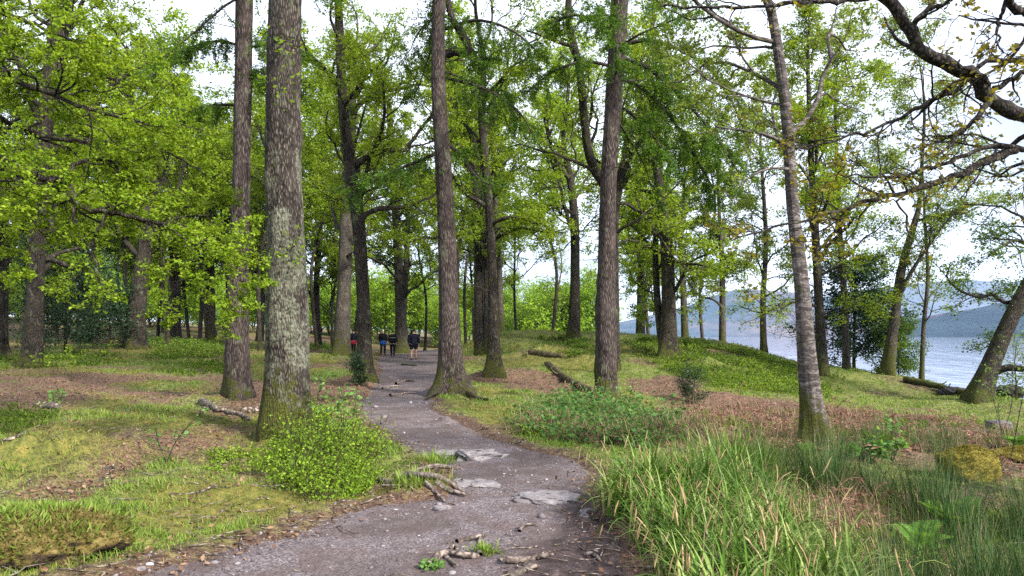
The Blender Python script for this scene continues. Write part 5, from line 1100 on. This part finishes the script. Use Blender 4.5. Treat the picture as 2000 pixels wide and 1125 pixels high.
roots('straight bare root pointing at the mud right of the branching root', [([(982,1102),(1010,1100),(1050,1094),(1086,1092)], .022, .010), ([(975,1098),(990,1092),(1010,1096)], .012, .006)], 253)
roots('thick bare root cut off by the bottom edge of the picture', [([(990,1124),(1020,1120),(1058,1114)], .022, .013)], 254)
roots('curved root arching out of the gravel left of the mud', [([(1014,1041),(1022,1030),(1040,1026),(1050,1030)], .014, .007)], 255)
roots('bare roots fanning out over the eroded bank at the path bend', [([(740,938),(790,940),(830,940),(870,942),(890,955),(912,968)], .04, .018), ([(770,930),(810,925),(860,915),(890,912)], .03, .012), ([(830,945),(850,965),(872,985)], .02, .008), ([(850,945),(880,965),(915,972)], .025, .012)], 256)
roots('thin root lying in the dark mud beside the sedge', [([(1140,1085),(1160,1088),(1175,1100)], .014, .007), ([(1130,1070),(1150,1078),(1170,1080)], .008, .004)], 257)
roots('roots crossing the path in low steps beside the flared larch', [([(772,752),(790,745),(815,748)], .035, .02), ([(760,775),(790,770),(818,772)], .03, .015), ([(745,760),(765,757),(785,755)], .03, .015)], 258)
roots('long root of the flared larch running down onto the path', [([(872,762),(858,770),(842,780),(830,783)], .08, .02)], 259, 'bark_larch')
roots('mossy root of the flared larch running across the grass', [([(895,765),(915,775),(945,782),(955,784)], .07, .02)], 260, 'mosslog')
plant('seedling', 'tiny round leaved plant beside the branching root', 'plant', gp(846, 1112), lambda l, g, a, b: [bushlet(l + g.normal(size=3) * [.05, .03, 0], g, 4, .06, .035, 4, a, b, .03, .45) for _ in range(5)], 'fern', 'sapling', 261)
plant('grass_clump', 'small grass clump caught in the fork of the branching root', 'grass', gp(945, 1080), lambda l, g, a, b: tuft(l, g, a, b, 110, .08, .045), 'rush', 'grass', 262, None, ('stems', 'blades'))

# ------------------------------------------------------------------ the walkers
def cloth(name, col, rough=.85):
    s = NT(name); n = s.noise(60, 4, s.coord()); c = s.mix(s.math('MULTIPLY', n, .5), col, tuple(x * .55 for x in col)); s.bump(s.noise(18, 4, s.coord()), .5, .02); return s.fin(c, rough, .15)
M['navy'] = cloth('navy cloth', (.010, .012, .022)); M['black'] = cloth('black cloth', (.008, .008, .010)); M['blue'] = cloth('blue cloth', (.012, .075, .36)); M['red'] = cloth('red cloth', (.36, .018, .045))
M['skin'] = cloth('skin', (.42, .24, .18), .6); M['hair_grey'] = cloth('pale hat', (.55, .53, .52)); M['hair_dark'] = cloth('dark hair', (.03, .02, .016)); M['shoe'] = cloth('shoe leather', (.012, .011, .012), .6); M['white'] = cloth('white trim', (.6, .58, .6))
def skin_mesh(name, V, R, E, mat, parent, root=0, sub=1):
    me = bpy.data.meshes.new(name); me.from_pydata([tuple(v) for v in V], E, []); o = bpy.data.objects.new(name, me); COL.objects.link(o)
    md = o.modifiers.new('skin', 'SKIN'); md.use_smooth_shade = True
    for i, r in enumerate(R): me.skin_vertices[0].data[i].radius = (r, r) if np.isscalar(r) else r
    me.skin_vertices[0].data[root].use_root = True
    s = o.modifiers.new('sub', 'SUBSURF'); s.levels = sub; s.render_levels = sub
    bpy.context.view_layer.update(); dg = bpy.context.evaluated_depsgraph_get(); m2 = bpy.data.meshes.new_from_object(o.evaluated_get(dg)); m2.name = name
    bpy.data.objects.remove(o); m2.materials.clear(); m2.materials.append(mat)
    return link(name, m2, parent)
def person(label, loc, yaw, h, top, bottom, shorts=False, hat='hair_dark', stride=.0, bow=0., skirt=None, trim=False, pack=False, bulk=1.08):
    r = empty('person', loc, label, 'person', 'walkers on the path'); r.rotation_euler = (0, 0, yaw); k = h / 1.75; r.scale = (k * bulk, k * bulk, k)
    V, R, E = [], [], []
    def v(p, rad, par=None):
        V.append(p); R.append(rad); i = len(V) - 1
        if par is not None: E.append((par, i))
        return i
    pel = v((0, 0, .95), (.15, .11)); wa = v((0, 0, 1.10), (.135, .10), pel); ch = v((0, .01, 1.30), (.165, .115), wa); sh = v((0, .0, 1.44), (.12, .08), ch); nk = v((0, .02 + bow * .3, 1.52), .052, sh); hd0 = v((0, .03 + bow, 1.60), (.068, .075), nk); hd1 = v((0, .035 + bow * 1.3, 1.69), (.073, .085), hd0); v((0, .03 + bow * 1.4, 1.745), .045, hd1)
    arms, legs = [], []
    for s in (-1, 1):
        a0 = v((s * .19, 0, 1.41), .062, sh); a1 = v((s * .25, -.02, 1.13), .046, a0); a2 = v((s * .235, .06 + .05 * s * stride, .90), .034, a1); hnd = v((s * .23, .075 + .05 * s * stride, .83), (.018, .036), a2); arms.append((a0, a1, a2))
        for f in range(4):
            y = .045 + f * .02 + .05 * s * stride; f1 = v((s * .228, y + .01, .775 + .004 * abs(f - 1.5)), .009, hnd); v((s * .215, y + .015, .735 + .012 * abs(f - 1.4)), .007, f1)
        t1 = v((s * .215, .12 + .05 * s * stride, .81), .010, hnd); v((s * .205, .135 + .05 * s * stride, .775), .008, t1)
        st = s * stride * .16; l0 = v((s * .095, 0, .88), .095, pel); l1 = v((s * .10, st * .55 + .02, .50), .062, l0); l2 = v((s * .10, st - .03 * (s * stride < 0), .22), .048, l1); l3 = v((s * .10, st - .05 * (s * stride < 0), .075), .038, l2); ft = v((s * .105, st + .07, .04), .036, l3); v((s * .11, st + .15, .035), .028, ft); legs.append((l0, l1, l2, l3))
    body = skin_mesh('body', V, R, E, M['skin'], r)
    g = lambda i, dz=0: (V[i][0], V[i][1], V[i][2] + dz); rr = lambda i, m: tuple(x * m for x in (R[i] if not np.isscalar(R[i]) else (R[i], R[i])))
    # jacket: torso and sleeves
    jv = [g(pel, -.14), g(wa, -.05), g(ch), g(sh), g(nk, -.01)]; jr = [rr(pel, 1.38), rr(wa, 1.42), rr(ch, 1.30), rr(sh, 1.5), (.078, .078)]; je = [(0, 1), (1, 2), (2, 3), (3, 4)]
    for a in arms:
        b = len(jv); jv += [g(a[0]), g(a[1]), g(a[2], .02)]; jr += [rr(a[0], 1.5), rr(a[1], 1.5), rr(a[2], 1.45)]; je += [(3, b), (b, b + 1), (b + 1, b + 2)]
    jk = skin_mesh('jacket', jv, jr, je, M[top], r)
    tv, tr_, te = [g(pel, .04)], [rr(pel, 1.2)], []
    for l in legs:
        b = len(tv); ids = l[:2] if shorts else l
        tv += [g(i, .06 if (shorts and i == l[1]) else 0) for i in ids]; tr_ += [rr(i, (1.2, 1.45, 1.4, 1.4)[j] if not shorts else (1.22, 1.55)[j]) for j, i in enumerate(ids)]; te += [(0, b)] + [(b + j, b + j + 1) for j in range(len(ids) - 1)]
    skin_mesh('shorts' if shorts else 'trousers', tv, tr_, te, M[bottom], r)
    for s in (-1, 1):
        st = s * stride * .16; off = -.05 * (s * stride < 0)
        skin_mesh('shoe', [(s * .10, st + off - .03, .05), (s * .105, st + .07, .045), (s * .11, st + .16, .038)], [.05, .05, .036], [(0, 1), (1, 2)], M['shoe'], r)
    skin_mesh('hat' if hat == 'hair_grey' else 'hair', [(0, -.005 + bow * 1.0, 1.60), (0, .005 + bow * 1.3, 1.69), (0, .02 + bow * 1.4, 1.755)], [(.070, .060), (.086, .092), (.058, .06)], [(0, 1), (1, 2)], M[hat], r)
    if skirt: skin_mesh('tied_coat', [(0, -.01, 1.04), (0, -.02, .85), (0, -.02, .66)], [(.20, .16), (.235, .18), (.225, .165)], [(0, 1), (1, 2)], M[skirt], r)
    if pack: skin_mesh('backpack', [(0, -.17, 1.12), (0, -.19, 1.25), (0, -.16, 1.40)], [(.13, .08), (.14, .09), (.11, .07)], [(0, 1), (1, 2)], M['black'], r)
    if trim:
        for z, rad in ((1.26, .235), (.84, .225)):
            a = np.linspace(0, 2 * np.pi, 25); ring = np.stack([np.cos(a) * rad, np.sin(a) * rad * .74, a * 0 + z], 1)[None]; V_, Q_ = tubes(ring, np.full((1, 25), .008), 5); link('trim', MB().add(V_, Q_).mesh('trim', M['white']), jk)
    return r
def walker(px, py, d, **k): 
    p = at(px, py, d); p[2] = H(p[0], p[1]); return p
person('walker in a dark jacket and dark shorts with bare calves, head bowed', walker(808, 697, 43), .05, 1.80, 'navy', 'navy', True, 'hair_dark', .55, .05, bulk=1.22)
person('walker in a black jacket with white trim and black trousers', walker(767, 694, 45), 0, 1.62, 'black', 'black', False, 'hair_dark', -.5, .02, trim=True)
person('walker in a pale hat with a blue coat round the hips, black backpack', walker(748, 692, 46.5), -.05, 1.66, 'black', 'black', False, 'hair_grey', .4, .02, skirt='blue', pack=True)
person('walker in a dark top with red round the hips, half hidden between trunks', walker(690.5, 690, 47.5), .1, 1.62, 'navy', 'black', False, 'hair_dark', -.4, .02, skirt='red')

# ------------------------------------------------------------------ haze over the lake and the far fells
def build_haze():
    m = bpy.data.materials.new('haze'); m.use_nodes = True; t = m.node_tree; t.nodes.remove(t.nodes['Principled BSDF'])
    v = t.nodes.new('ShaderNodeVolumePrincipled'); v.inputs['Color'].default_value = (.50, .70, 1., 1); v.inputs['Density'].default_value = 1.1e-4; v.inputs['Anisotropy'].default_value = 0.
    t.links.new(v.outputs[0], t.nodes['Material Output'].inputs['Volume'])
    x0, x1, y0, y1, z0, z1 = -4600, 4600, -4600, 4620, -9, 560
    V = np.array([(x, y, z) for z in (z0, z1) for y in (y0, y1) for x in (x0, x1)], float)
    Q = np.array([(0, 2, 3, 1), (4, 5, 7, 6), (0, 1, 5, 4), (2, 6, 7, 3), (0, 4, 6, 2), (1, 3, 7, 5)])
    setp(link('haze', MB().add(V, Q).mesh('haze', m, smooth=False)), 'thin blue haze over the lake and far fells', None, None, 'stuff')
build_haze()
